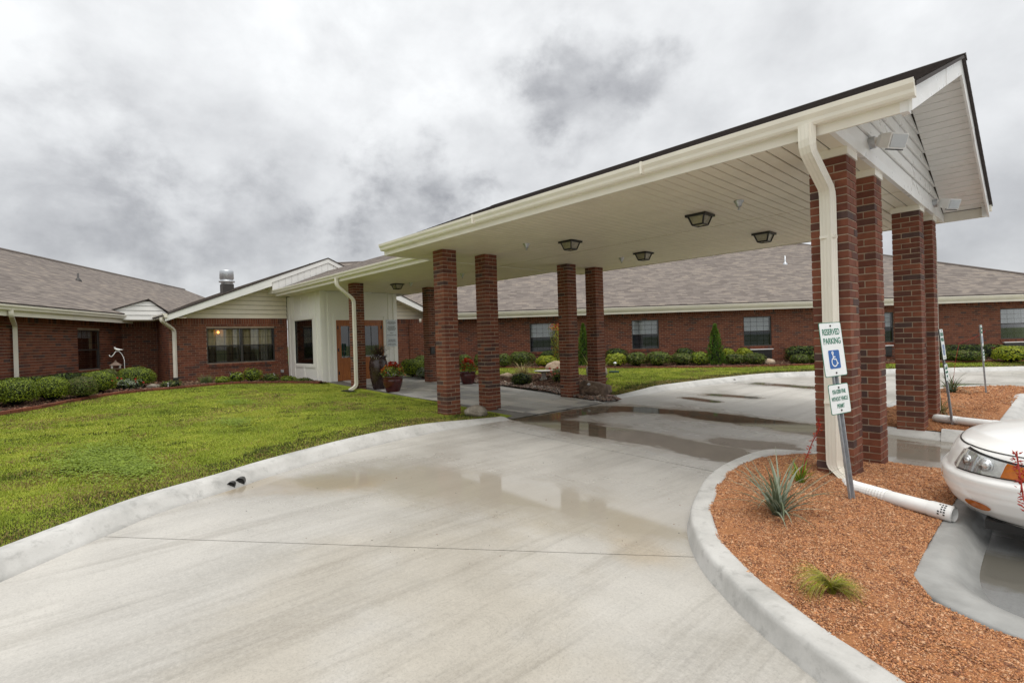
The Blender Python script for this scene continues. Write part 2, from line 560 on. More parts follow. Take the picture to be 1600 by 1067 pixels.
def concrete(name, dry, damp_rough, puddles, stains, streak=True, wet=.24):
    t = NT(name)
    xy = flat_xy(t)
    big = t.noise(xy, .42, 6, .62, .5)
    mid = t.noise(xy, 2.6, 6, .65, .2)
    fine = t.noise(xy, 75, 4, .75)
    speck = t.noise(xy, 16, 3, .5)
    rot = (0, 0, math.radians(-15))
    st = t.noise(t.mapping(xy, (3.6, .30, 1), rot), 1.0, 9, .74, .35)
    st2 = t.noise(t.mapping(xy, (30, .8, 1), rot), 1.0, 5, .72, .1)
    lo = tuple(x * k for x, k in zip(dry, (.70, .69, .66))); hi = tuple(min(1, x * 1.20) for x in dry)
    col = t.ramp(big, [(.30, lo), (.48, dry), (.68, hi)])
    col = t.mix(t.rng(mid, .45, .75, 0, .30), col, tuple(x * .74 for x in dry))
    if streak:
        col = t.mix(t.rng(st, .44, .70, 0, .58), col, tuple(x * .60 * k for x, k in zip(dry, (1.02, .98, .92))))
        col = t.mix(t.math('MULTIPLY', t.rng(st2, .44, .74, 0, .55), t.rng(st, .35, .65)), col, tuple(x * .60 for x in dry))
    grain = t.noise(xy, 34, 5, .8)
    col = t.mix(t.rng(fine, .46, .74, 0, .50), col, tuple(x * .50 for x in dry))
    col = t.mix(t.rng(grain, .40, .72, .0, .36), col, tuple(min(1, x * 1.35) for x in dry))
    crk = t.noise(xy, 1.1, 7, .7, .8)
    col = t.mix(t.rng(t.math('ABSOLUTE', t.math('SUBTRACT', crk, .5)), .004, .0015, 0, .22), col, tuple(x * .45 for x in dry))
    col = t.mix(t.rng(speck, .66, .74, 0, .25), col, tuple(x * .6 for x in dry))
    for (segs, c, amt) in stains:
        f = t.math('ADD', seg_field(t, xy, segs), t.math('MULTIPLY_ADD', t.noise(xy, 2.4, 5, .6), 1.4, -.7))
        col = t.mix(t.rng(f, 1.2, .1, 0, amt), col, c, 'MULTIPLY')
    rough = t.rng(big, .3, .7, damp_rough - .10, damp_rough + .12)
    rough = t.math('ADD', rough, t.math('MULTIPLY_ADD', mid, .24, -.12))
    if puddles:
        w1 = t.math('MULTIPLY_ADD', t.noise(t.mapping(xy, (.62, 1.5, 1)), 1.25, 3, .55, .3), 2.1, -1.05)
        w2 = t.math('MULTIPLY_ADD', t.noise(t.mapping(xy, (1.0, 2.4, 1)), 3.0, 9, .70, .5), 1.5, -.75)
        wob = t.math('ADD', w1, w2)
        pud = None
        for (segs, wk, amt, e0, e1, rk) in puddles:
            f = t.math('ADD', seg_field(t, xy, segs), wob)
            halo = t.rng(f, 3.0, .9)
            pd = t.rng(f, e0, e1)
            col = t.mix(t.math('MULTIPLY', halo, .35), col, tuple(x * .74 * k for x, k in zip(dry, (1., .97, .92))))
            col = t.mix(t.math('MULTIPLY', pd, amt), col, tuple(x * wk * k for x, k in zip(dry, (1.0, .94, .83) if wk > .5 else (1.0, .88, .68))))
            rough = t.math('MULTIPLY', rough, t.math('MULTIPLY_ADD', halo, -.55, 1.0))
            rough = t.math('MULTIPLY', rough, t.math('MULTIPLY_ADD', pd, -rk, 1.0))
            pud = pd if pud is None else t.math('MAXIMUM', pud, pd)
        b = t.N('ShaderNodeBump'); b.inputs['Distance'].default_value = .004
        t.l.new(t.math('MULTIPLY_ADD', pud, -.285, .3), b.inputs['Strength'])
        t.l.new(t.math('ADD', fine, t.math('MULTIPLY', st2, .5)), b.inputs['Height'])
        t.l.new(b.outputs[0], t.b.inputs['Normal'])
    else:
        t.bump(fine, .25, .004)
    t.base(col); t.rough(rough); t.spec(.5)
    return t.m
PUD = [([(2.25, -4.15, 2.9, -3.2, .30), (2.9, -3.1, 4.3, -2.35, .46), (4.2, -2.35, 5.9, -2.02, .42)], .74, .62, 1.5, .45, .92),
       ([(1.55, .75, 1.75, 2.5, .42), (1.7, 2.75, 3.4, 3.25, .32), (3.4, 3.2, 5.5, 2.95, .44), (2.2, .75, 3.6, .75, .42), (3.6, .75, 5.3, .55, .46), (4.9, 1.2, 5.6, 1.4, .3),
        (1.5, 9.4, 3.8, 9.1, .26), (2.4, 6.1, 3.2, 6.2, .2), (2.2, 5.2, 2.9, 5.0, .14)], .26, .9, 1.18, .74, .93)]
STAIN = [([(2.1, -4.35, 3.0, -3.3, .36)], (.82, .62, .36), .9), ([(5.85, -2.4, 6.1, -2.7, .28), (5.7, -2.3, 5.9, -2.5, .3)], (.90, .74, .52), .55),
         ([(3.2, -2.9, 5.2, -2.4, .7)], (.86, .80, .68), .7), ([(5.0, -3.6, 6.6, -4.6, .9), (4.6, -4.3, 5.8, -5.4, .6)], (.84, .80, .73), .75), ([(1.5, .8, 5.4, .6, .6), (2., 3., 5.5, 3., .6)], (.72, .63, .50), .8)]
M_DRIVE = concrete('damp_driveway_concrete', (.435, .415, .378), .40, PUD, STAIN)
M_PARK = concrete('wet_parking_concrete', (.20, .205, .205), .30, [([(7.9, -1.3, 8.6, -1.2, .35), (8.2, 1.9, 9.5, 2.2, .5)], .5, .8, 1.2, .7, .92)], [])
M_PASS = concrete('wet_passage_concrete', (.36, .34, .305), .30, [([(6.0, 2.0, 7.4, 2.6, .5), (6.4, 2.9, 7.0, 3.2, .3)], .55, .8, 1.2, .7, .90)], [([(6.3, 3.1, 7.2, 3.3, .3)], (.7, .55, .3), .8)])
M_WALK = concrete('stamped_concrete', (.38, .365, .335), .66, [], [([(-6, 2.4, -1, 2.2, .8)], (.8, .77, .7), .6)], False)
def soil(name, a, b):
    t = NT(name); p = t.pos()
    f = t.noise(p, 30, 5, .7)
    t.base(t.ramp(f, [(.3, a), (.7, b)])); t.rough(.95); t.spec(.2)
    t.bump(t.noise(p, 70, 4, .7), .8, .02)
    return t.m
M_SOIL = soil('dark_mulch', (.035, .018, .012), (.12, .06, .035))
M_GRAVEL = soil('red_gravel_base', (.24, .10, .042), (.46, .215, .095))
def lawn_mat():
    t = NT('lawn_turf'); xy = flat_xy(t)
    f = t.noise(xy, .8, 5, .6, .4); g = t.noise(xy, 26, 4, .7)
    c = t.ramp(f, [(.3, (.14, .19, .018)), (.5, (.23, .28, .026)), (.7, (.36, .38, .05))])
    t.base(t.mix(t.rng(g, .45, .75, 0, .55), c, (.045, .05, .014)))
    t.rough(.95); t.spec(.15); t.bump(g, .8, .03)
    return t.m
M_LAWN = lawn_mat()
M_GROUND = simple('far_grass', (.10, .13, .03), .95, .35, .08)
def leaf(name, c, c2=None, rough=.55, tr=.25, scale=3.):
    t = NT(name); p = t.pos()
    f = t.noise(p, scale, 4, .65)
    c2 = c2 or tuple(x * .55 for x in c)
    col = t.ramp(f, [(.32, c2), (.68, c)])
    t.base(col); t.rough(rough); t.spec(.35)
    d = t.N('ShaderNodeBsdfTranslucent'); t.l.new(col, d.inputs[0])
    mx = t.N('ShaderNodeMixShader'); mx.inputs[0].default_value = tr
    t.l.new(t.b.outputs[0], mx.inputs[1]); t.l.new(d.outputs[0], mx.inputs[2]); t.l.new(mx.outputs[0], t.out.inputs[0])
    return t.m
G_BRIGHT = leaf('leaf_bright', (.30, .37, .022), (.19, .25, .015)); G_MID = leaf('leaf_mid', (.15, .21, .020), (.085, .125, .013)); G_DARK = leaf('leaf_dark', (.045, .075, .014))
G_BROWN = leaf('leaf_bronze', (.18, .17, .05), (.10, .095, .03)); G_YEL = leaf('leaf_yellow', (.46, .47, .035), (.28, .31, .025)); G_BLUE = leaf('leaf_blue', (.165, .195, .115), (.10, .13, .075)); G_BLUE2 = leaf('leaf_blue_pale', (.32, .36, .27), (.2, .24, .17))
G_CON = leaf('leaf_conifer', (.13, .26, .025), (.06, .14, .014)); G_DEEP = leaf('leaf_deep_shade', (.010, .018, .005), None, .8, .0)  # deep tone doubles as painted shade in shrub and conifer cores
P_RED = leaf('petal_red', (.55, .035, .012), (.32, .012, .008)); P_ORANGE = leaf('petal_orange', (.62, .10, .012), (.5, .04, .01)); P_PINK = leaf('petal_pink', (.62, .17, .11), (.5, .09, .06)); P_CORAL = leaf('petal_coral', (.50, .07, .045), (.32, .022, .02))
P_PURPLE = leaf('leaf_purple', (.085, .035, .045), (.03, .016, .02)); P_VIOLET = leaf('petal_violet', (.10, .035, .16)); P_WHITE = leaf('petal_white', (.7, .68, .7))
STRAW = leaf('straw', (.42, .34, .15), (.24, .19, .07)); M_STEM = simple('stem_bark', (.10, .07, .04), .9, .3)

# ------------------------------------------------------------------ the setting: ground, driveway, walk
g = MB()
xs = [-400, -120, -40, -20, -14, -9.4, -8.3, -5.9, -2, 2, 8, 14, 20, 30, 40, 60, 120, 400]
ys = [-400, -120, -40, -20, -8, 0, 8, 20, 40, 120, 400]
for i in range(len(xs) - 1):
    for j in range(len(ys) - 1):
        q = [(x, y, D(x) - .045) for x, y in ((xs[i], ys[j]), (xs[i + 1], ys[j]), (xs[i + 1], ys[j + 1]), (xs[i], ys[j + 1]))]
        g.add(q, [(0, 1, 2, 3)])
tag(g.build('ground', M_GROUND), kind='structure')

def clip(poly, nx, ny, c):
    """keep nx*x+ny*y <= c"""
    out = []
    for i in range(len(poly)):
        a, b = poly[i], poly[(i + 1) % len(poly)]
        da, db = nx * a[0] + ny * a[1] - c, nx * b[0] + ny * b[1] - c
        if da <= 0: out.append(a)
        if (da < 0) != (db < 0):
            t = da / (da - db); out.append((a[0] + (b[0] - a[0]) * t, a[1] + (b[1] - a[1]) * t))
    return out
def slab(poly, name, mat, parent, dz=0.0):
    m = MB()
    n = len(poly)
    top = [(x, y, D(x) + dz) for x, y in poly]
    # small rounded arris at the joints
    cx = sum(p[0] for p in poly) / n; cy = sum(p[1] for p in poly) / n
    m.add(top + [(x, y, z - .04) for x, y, z in top], [tuple(range(n))] + [(i, n + i, n + (i + 1) % n, (i + 1) % n) for i in range(n)])
    return m.build(name, mat, parent)
drive = thing('driveway', None, None); tag(drive, kind='structure')
RA = [(-1.5, -60), (7.5, -60), (7.5, 60), (-1.5, 60)]
j1 = (-.645, .764); c1 = j1[0] * 2.87 + j1[1] * -5.48            # joint 1: below means nx*x+ny*y<c
j2 = (0.03, 1.0); c2 = .03 * 3.4 - .27
j3 = (-.235, .972); c3 = -.235 * 1.44 + .972 * 3.05
GP = .005
def neg(j, c): return (-j[0], -j[1], -c)
s0 = clip(RA, *j1, c1 - GP)
slab(s0, 'concrete_slab', M_DRIVE, drive)
slab([(7.5, -60), (60, -60), (60, -2.72), (7.5, -2.72)], 'concrete_slab', M_DRIVE, drive)
s1 = clip(clip(RA, *neg(j1, c1 + GP)), *j2, c2 - .009); slab(s1, 'concrete_slab', M_DRIVE, drive)
s2 = clip(clip(clip(RA, *neg(j2, c2 + .009)), *j3, c3 - GP), 1, 0, 5.95); slab(s2, 'concrete_slab', M_DRIVE, drive)
s3 = clip(clip(RA, *neg(j3, c3 + GP)), 1, 0, 5.95)
slab(clip(s3, 0, 1, 10.3), 'concrete_slab', M_DRIVE, drive)
slab(clip(s3, 0, -1, -10.31), 'concrete_slab', M_DRIVE, drive)
RB = [(5.958, -.3), (7.5, -.3), (7.5, 14), (5.958, 14)]
slab([(5.958, 12.6), (60, 12.6), (60, 60), (5.958, 60)], 'concrete_slab', M_DRIVE, drive)
park = thing('parking_pavement', None, None); tag(park, kind='structure')
slab([(5.958, -.2), (7.5, -.2), (7.5, 4.6), (5.958, 4.6)], 'concrete_slab', M_PASS, park)
slab([(7.508, -2.71), (60, -2.71), (60, 12.59), (7.508, 12.59)], 'concrete_slab', M_PARK, park)

# stamped walk: random ashlar pieces with recessed joints
walk = thing('entrance_walk', None, None); tag(walk, kind='structure')
wb = MB()
WX = [-8.34 + .06, 1.24]
wpoly = [(-8.30, .86), (-5.4, .92), (-3.0, 1.02), (-1.2, .98), (0, .80), (.8, .64), (1.24, .52), (1.24, 3.22), (.5, 3.36), (-.45, 3.66), (-1.2, 3.92), (-3, 4.12), (-5.6, 4.02), (-8.30, 4.0)]
bed = patch('mortar_bed', [p for a_, b_ in zip(wpoly, wpoly[1:] + wpoly[:1]) for p in ([a_] + [((a_[0] * (1 - t_) + b_[0] * t_), (a_[1] * (1 - t_) + b_[1] * t_)) for t_ in (.25, .5, .75)])], lambda x, y: D(x) + .010, .4, M_WALK, walk)
M_WALK_B = concrete('stamped_concrete_grey', (.25, .24, .225), .66, [], [], False)
M_WALK_C = concrete('stamped_concrete_tan', (.45, .42, .375), .66, [], [], False)
bed.data.materials.clear(); bed.data.materials.append(simple('dark_joint', (.13, .12, .105), .7, .2))
rowh = [.42, .30, .36, .48, .33]
y = .5; k = 0
def clip_convexes(poly):
    # clip a rectangle against the walk outline (near-convex): left edge and right edge as half planes
    for (a, b) in [((-8.30, .88), (-3.0, 1.03)), ((-3.0, 1.03), (1.24, .53)), ((1.24, 3.22), (-3, 4.10)), ((-3, 4.10), (-8.30, 4.0))]:
        ex, ey = b[0] - a[0], b[1] - a[1]
        nx, ny = ey, -ex
        poly = clip(poly, nx, ny, nx * a[0] + ny * a[1])
        if len(poly) < 3: return []
    return poly
while y < 4.2:
    h = rowh[k % 5]; k += 1
    x = -8.28 + rnd.uniform(-.3, 0)
    while x < 1.24:
        w = rnd.choice([.45, .6, .75, .9])
        q = clip_convexes([(max(x, -8.28) + .010, y + .010), (min(x + w, 1.235) - .010, y + .010), (min(x + w, 1.235) - .010, y + h - .010), (max(x, -8.28) + .010, y + h - .010)]) if min(x + w, 1.235) - max(x, -8.28) > .03 else []
        if len(q) >= 3:
            n = len(q); dz = .024 + rnd.uniform(-.0015, .0015)
            cx = sum(p[0] for p in q) / n; cy = sum(p[1] for p in q) / n
            ins = [(p[0] + (cx - p[0]) * .03, p[1] + (cy - p[1]) * .03) for p in q]
            m = MB()
            m.add([(p[0], p[1], D(p[0]) + dz - .005) for p in q] + [(p[0], p[1], D(p[0]) + dz) for p in ins] + [(p[0], p[1], D(p[0]) + .004) for p in q],
                  [tuple(range(n, 2 * n))] + [(i, (i + 1) % n, n + (i + 1) % n, n + i) for i in range(n)] + [(2 * n + i, 2 * n + (i + 1) % n, (i + 1) % n, i) for i in range(n)])
            m.build('paving_stone', rnd.choice([M_WALK, M_WALK, M_WALK_B, M_WALK_C]), walk)
        x += w
    y += h

# kerbs
KPC = [(0, -.03), (0, .0), (.012, .012), (.035, .098), (.05, .121), (.07, .131), (.10, .133), (.27, .133), (.30, .128), (.30, -.05)]
KP = [(0, -.03), (0, .0), (.05, .03), (.10, .095), (.15, .125), (.19, .133), (.28, .133), (.30, .125), (.30, -.05)]
def kerb(name, pts, hscale=None, width=1.0, side=1, prof=None):
    """pts: road-edge line; the kerb grows to the left of travel when side=-1"""
    line = catmull(pts, 6)
    path = [(x, y, D(x)) for x, y in line]
    n = len(path)
    wf_ = width if callable(width) else (lambda x, y: width)
    sc = [(side * wf_(x, y), (hscale(x, y) if hscale else 1.0)) for x, y in line]
    m = MB()
    m.sweep(prof or KP, path, scales=sc, cap=False)
    if side < 0:
        m.f = [f[::-1] for f in m.f]
    o = m.build(name, M_CONC_LIGHT, None, True)
    return tag(o, kind='structure'), line
LK = [(7.6, -10.6), (5.6, -8.55), (4.2, -7.05), (3.34, -6.09), (2.83, -5.49), (2.47, -5.02), (2.17, -4.34), (1.86, -3.7), (1.42, -2.42), (1.24, -1.3), (1.19, -.6), (1.20, -.05), (1.25, .45)]
_, LKL = kerb('kerb_lawn', LK, lambda x, y: max(.22, (LW(x, y) - D(x) + .022) / .133), 1.0, -1)
FK = [(1.25, 3.25), (1.10, 3.8), (1.06, 4.4), (1.10, 5.4), (1.14, 6.7), (1.39, 9.01), (1.76, 11.07), (2.51, 12.6), (3.9, 14.7), (5.75, 16.8), (7.3, 18.6), (9.4, 21.0), (14, 26)]
_, FKL = kerb('kerb_far_lawn', FK, lambda x, y: min(1.1, max(.25, (LW(x, y) - D(x) + .022) / .133)), 1.0, -1)
I1 = [(6.45, 1.40), (6.05, 1.36), (5.80, 1.12), (5.66, .62), (5.60, .24), (5.60, -.4), (5.69, -.98), (5.86, -1.52), (6.04, -1.98), (6.25, -2.34), (6.50, -2.66), (6.74, -2.88), (7.02, -3.10), (7.42, -3.34), (8.2, -3.74), (9.6, -4.3), (12, -5.0)]
_, I1L = kerb('kerb_island', I1, lambda x, y: 1 - .75 * ss(.5, 1.4, y), .64, -1, KPC)
# parking-side kerb of the near island (wide sloped apron)
PK = [(7.78, 1.20), (7.78, .6), (7.78, -.6), (7.78, -1.2), (7.80, -1.6), (7.88, -1.90), (8.05, -2.06), (8.35, -2.11), (9.5, -2.13), (14, -2.17)]
_ko, PKL = kerb('kerb_parking', PK, None, lambda x, y: .86 + .62 * ss(-1.5, -2.05, y), 1)
_ko.data.materials.clear(); _ko.data.materials.append(simple('wet_kerb_concrete', (.30, .30, .288), .40, .2, 4, .25, 70))
I2 = [(6.98, 3.22), (6.55, 3.28), (6.1, 3.42), (5.88, 3.75), (5.80, 4.3), (5.76, 6), (5.80, 8), (6.0, 9.6), (6.35, 10.5), (7.0, 11.15), (7.7, 11.3), (9.5, 11.35), (14, 11.4)]
_, I2L = kerb('kerb_far_island', I2, lambda x, y: .62 + .38 * ss(3.6, 5.5, y), .85, 1)
PK2 = [(6.99, 3.22), (7.45, 3.26), (7.70, 3.45), (7.74, 3.9), (7.74, 5), (7.74, 8.6), (7.80, 9.0), (8.0, 9.3), (8.5, 9.4), (14, 9.4)]
_, PK2L = kerb('kerb_far_parking', PK2, None, 1.0, -1)
def offset_line(line, d):
    out = []
    for i, p in enumerate(line):
        a, b = line[max(i - 1, 0)], line[min(i + 1, len(line) - 1)]
        tx, ty = b[0] - a[0], b[1] - a[1]; L = math.hypot(tx, ty)
        out.append((p[0] + ty / L * d, p[1] - tx / L * d))
    return out

# lawns
BEDL = [(-3.2, -9.2), (-4.6, -7.9), (-5.97, -6.4), (-6.53, -5.85), (-7.61, -5.0), (-8.42, -4.12), (-8.95, -3.05), (-9.30, -2.01), (-9.30, -.9), (-9.2, .05), (-8.7, .45), (-8.0, .72), (-7.7, .95)]
bedl = catmull(BEDL, 5)
lawn_edge = offset_line(LKL, -.16)
lawnL = [p for p in lawn_edge] + [(1.0, .75), (-8.3, 1.1), (-9.6, .9), (-10.3, -2), (-9.4, -4.3), (-8, -5.9), (-6.6, -7.2), (-4.2, -9.4), (-1.0, -13), (4, -14)]
o = patch('lawn', lawnL, LW, .35, M_LAWN); tag(o, kind='structure')
bedr = catmull([(-8.9, 5.2), (-8.38, 6.5), (-6.19, 8.12), (-3.78, 10.05), (-2.75, 10.82), (-.96, 12.29), (.58, 14.0), (1.61, 15.2), (3.54, 17.2), (4.99, 18.75), (7.0, 20.9), (9, 23)], 5)
far_edge = offset_line(FKL, -.16)
rockbed = catmull([(1.2, 3.30), (.5, 3.42), (-.45, 3.70), (-1.2, 3.95), (-3, 4.15), (-5.6, 4.05), (-8.3, 4.05)], 3)
rocktop = catmull([(-8.9, 5.0), (-7.2, 5.5), (-5.4, 5.6), (-4.6, 6.3), (-3.4, 7.0), (-2.2, 7.2), (-1.2, 6.7), (-.6, 5.8), (.1, 4.9), (.7, 4.3), (1.0, 3.9)], 4)
lawnR = far_edge + [(12, 28), (8, 24)] + [(p[0] - .4, p[1] + .4) for p in bedr[::-1]] + [(-8.6, 4.6)] + rocktop[::-1][:0] + [(-7.2, 4.9), (-4, 4.6), (0, 4.2)]
o = patch('lawn_far', lawnR, LW, .5, M_LAWN); tag(o, kind='structure')

# planting beds
gablebed = bedl + [(-8.3, .99), (-11.3, .99), (-11.3, -3.8), (-8.9, -6.9), (-4.5, -9.9)]
o = patch('planting_bed', gablebed, lambda x, y: LW(x, y) + .035 + .03 * math.sin(x * 5) * math.sin(y * 6), .2, M_SOIL, None, .006); tag(o, kind='structure')
wallR = [(.41 + .731 * s, 16.97 + .682 * s) for s in np.linspace(12.5, -15.5, 20)]
o = patch('planting_bed_far', bedr + wallR, lambda x, y: LW(x, y) + .035 + .02 * math.sin(x * 5) * math.sin(y * 6), .3, M_SOIL, None, .006); tag(o, kind='structure')
rockpoly = rockbed + rocktop
o = patch('rock_garden_bed', rockpoly, lambda x, y: LW(x, y) + .03 + .10 * math.exp(-((x + 2.6) ** 2 / 3 + (y - 5.9) ** 2 / .8)), .15, M_SOIL, None, .006); tag(o, kind='structure')

# gravel islands
isl1_in = offset_line(I1L, -.165)
i1a = [p for p in isl1_in if True]
isl1 = [p for p in i1a if p[0] < 11.5 and not (p[1] > .9 and p[0] > 6.2)]
isl1 = [(7.53, 1.26)] + [(6.35, 1.26), (6.15, 1.18)] + [p for p in isl1 if p[1] < .95] + [(11.6, -2.62), (8.3, -2.565), (7.92, -2.535), (7.68, -2.40), (7.55, -2.12), (7.53, -1.5), (7.53, -.5)]
def H1(x, y):
    e = polydist(np.array([x]), np.array([y]), isl1 + [isl1[0]])[0]
    return D(x) + .128 - .085 * ss(-.2, 1.2, y) + .035 * ss(0, .5, e) + .006 * math.sin(x * 9 + y * 4) * math.sin(y * 11)
o = patch('gravel_island', isl1, H1, .09, M_GRAVEL, None, .004); tag(o, kind='structure')
isl2 = [p for p in offset_line(I2L, .2) if p[0] < 11 and p[1] > 3.5] + [(11, 9.7), (8.4, 9.62), (7.75, 9.4), (7.52, 9.0), (7.48, 5), (7.48, 4.0), (7.42, 3.55), (6.98, 3.48), (6.4, 3.5)]
def H2(x, y):
    return D(x) + .128 - .05 * ss(4.2, 3.4, y) + .02 * math.sin(x * 3) * math.sin(y * 2.3)
o = patch('gravel_island_far', isl2, H2, .2, M_GRAVEL, None, .004); tag(o, kind='structure')

# ------------------------------------------------------------------ bricks
COURSE = .0762
BH = .0655
_bm = {}
def brick_mesh(L, W, mi, chamfer=.0025):
    k = (round(L, 4), round(W, 4), mi)
    if k not in _bm:
        m = MB(); m.cbox(L, W, BH, chamfer)
        me = bpy.data.meshes.new('brick'); me.from_pydata(m.v, [], m.f); me.materials.append(M_BRICK[mi]); me.update()
        _bm[k] = me
    return _bm[k]
CW = .3226
def column(x, y, ground, top, label, cap=False, group='brick canopy columns'):
    t = thing('brick_column', label, 'column', (x, y, 0), 0, group)
    n = int((top - ground) / COURSE) + 2
    z0 = top - n * COURSE
    m = MB(); h = CW / 2 - .007
    m.box((-h, -h, z0), (h, h, top - .002)); m.build('mortar_core', M_MORTAR, t)
    a = (CW - .01) * 2 / 3; b = CW - .01 - a; w = CW / 2
    for i in range(n):
        z = z0 + i * COURSE + COURSE - .010 / 2 - BH / 2
        if z + BH / 2 < ground - .1: continue
        mir = 1 if i % 2 else -1
        for (bx_, by_, rot) in (((-w + a / 2), (-w + b / 2), 0), ((w - b / 2), (-w + a / 2), 1), ((w - a / 2), (w - b / 2), 0), ((-w + b / 2), (w - a / 2), 1)):
            o = link('brick', brick_mesh(a, b, pick_brick()), t, (bx_ * mir + rnd.uniform(-.0012, .0012), by_ + rnd.uniform(-.0012, .0012), z + rnd.uniform(-.0008, .0008)))
            o.rotation_euler = (0, 0, (math.pi / 2 if rot else 0) + rnd.uniform(-.004, .004))
    if cap:
        m = MB(); m.box((-w - .012, -w - .012, top - .075), (w + .012, w + .012, top + .0)); m.build('capital_trim', M_TRIM, t)
    return t
XA, YB, YC, YD = 6.626, 1.044, 3.583, 4.650
SOF = 3.2
column(XA, 0, -.03, SOF, 'brick column with the white downspout on its front, beside the tilted parking sign', True)
column(XA, YB, -.07, SOF, 'brick column right behind the one carrying the white downspout', True)
column(XA, YC, -.17, SOF, 'brick column standing at the edge of the wet passage beside the car', True)
column(XA, YD, -.02, SOF, 'outer brick column by the two far leaning sign posts', True)
column(0, 0, .0, SOF, 'brick column rising from the lawn corner beside the small rock')
column(0, YB, .0, SOF, 'brick column on the walk just right of the small lawn rock')
column(0, YC, .0, SOF, 'brick column at the walk edge in front of the bird bath garden')
column(0, YD, .0, SOF, 'brick column standing behind the large brown boulder')
column(-5.9, YB, .1, SOF, 'brick column in front of the wooden doors with a white downspout')
column(-5.9, YC, .1, SOF, 'dark brick column with a small black box near the entrance shrubs')

def wall_bricks(bld, name, o2, d2, n2, s0, s1, z0, z1, holes=(), soldier=True, solo=None, thick=.14, mortar=None):
    """brick veneer on the plane through o2 (xy) along d2 with outward normal n2"""
    d2, n2, o2 = Vector((*d2, 0)), Vector((*n2, 0)), Vector((*o2, 0))
    def P(s, dep, z): return o2 + d2 * s - n2 * dep + Vector((0, 0, z))
    bs = sorted({s0, s1, *[h[0] for h in holes], *[h[1] for h in holes]}); bz = sorted({z0, z1, *[h[2] for h in holes], *[h[3] for h in holes]})
    bs = [b for b in bs if s0 <= b <= s1]
    m = MB()
    for a, b in zip(bs[:-1], bs[1:]):
        for c, e in zip(bz[:-1], bz[1:]):
            if any(h[0] - 1e-6 <= a and b <= h[1] + 1e-6 and h[2] - 1e-6 <= c and e <= h[3] + 1e-6 for h in holes): continue
            m.obox(P(a, .006, c), n2 * -thick, d2 * (b - a), Vector((0, 0, e - c)))
    wall = m.build(name, mortar or M_MORTAR_DK, bld)
    wall.data.update()
    V, F, MI = [], [], []
    def quadbox(a, b, c, e, mi):
        k = len(V)
        j = rnd.uniform(0, .0025)
        for dep in (-j, .03):
            for (s, z) in ((a, c), (b, c), (b, e), (a, e)):
                V.append(tuple(P(s, dep, z)))
        F.extend([(k, k + 1, k + 2, k + 3), (k, k + 4, k + 5, k + 1), (k + 1, k + 5, k + 6, k + 2), (k + 2, k + 6, k + 7, k + 3), (k + 3, k + 7, k + 4, k)])
        MI.extend([mi] * 5)
    BL = .215
    top = z1 - (.205 if soldier else 0)
    nC = int((top - z0) / COURSE)
    for i in range(nC):
        zb = top - (i + 1) * COURSE + .005; zt = zb + BH
        s = s0 - BL * (.5 if i % 2 else 0) - .03
        while s < s1:
            a, b = max(s + .005, s0), min(s + BL - .005, s1)
            s += BL
            segs = [(a, b)]
            for h in holes:
                if zt > h[2] + .004 and zb < h[3] - .004:
                    ns = []
                    for (p, q) in segs:
                        if p < h[0]: ns.append((p, min(q, h[0])))
                        if q > h[1]: ns.append((max(p, h[1]), q))
                    segs = ns
            for (p, q) in segs:
                if q - p < .012: continue
                if solo and abs((q - p) - (BL - .01)) < 1e-4 and solo[0] <= p <= solo[1] and solo[2] <= zb <= solo[3]:
                    c = P((p + q) / 2, .044, (zb + zt) / 2)
                    ob = link('brick', brick_mesh(BL - .01, .09, pick_brick()), wall, c + n2 * rnd.uniform(-.001, .0015))
                    ob.rotation_euler = (0, 0, math.atan2(d2.y, d2.x))
                    continue
                quadbox(p, q, zb, zt, pick_brick())
    if soldier:
        s = s0
        while s < s1 - .02:
            quadbox(s + .004, min(s + .071, s1), z1 - .203, z1 - .008, pick_brick()); s += COURSE
    for h in holes:                                   # rowlock sill below each opening
        if len(h) > 4 and h[4]:
            s = h[0] - .03
            while s < h[1] + .02:
                k = len(V)
                a, b, c, e = s + .004, s + .070, h[2] - .10, h[2] - .012
                for dep in (-.028, .03):
                    for (q, z) in ((a, c), (b, c), (b, e), (a, e)):
                        V.append(tuple(P(q, dep, z + (-.012 if dep < 0 else 0))))
                F.extend([(k, k + 1, k + 2, k + 3), (k, k + 4, k + 5, k + 1), (k + 1, k + 5, k + 6, k + 2), (k + 2, k + 6, k + 7, k + 3), (k + 3, k + 7, k + 4, k)]); MI.extend([pick_brick()] * 5)
                s += COURSE
    me = bpy.data.meshes.new('brick_courses'); me.from_pydata(V, [], F)
    for q in M_BRICK: me.materials.append(q)
    me.polygons.foreach_set('material_index', MI); me.update()
    tag(link('brick_courses', me, wall), kind='stuff')
    return wall

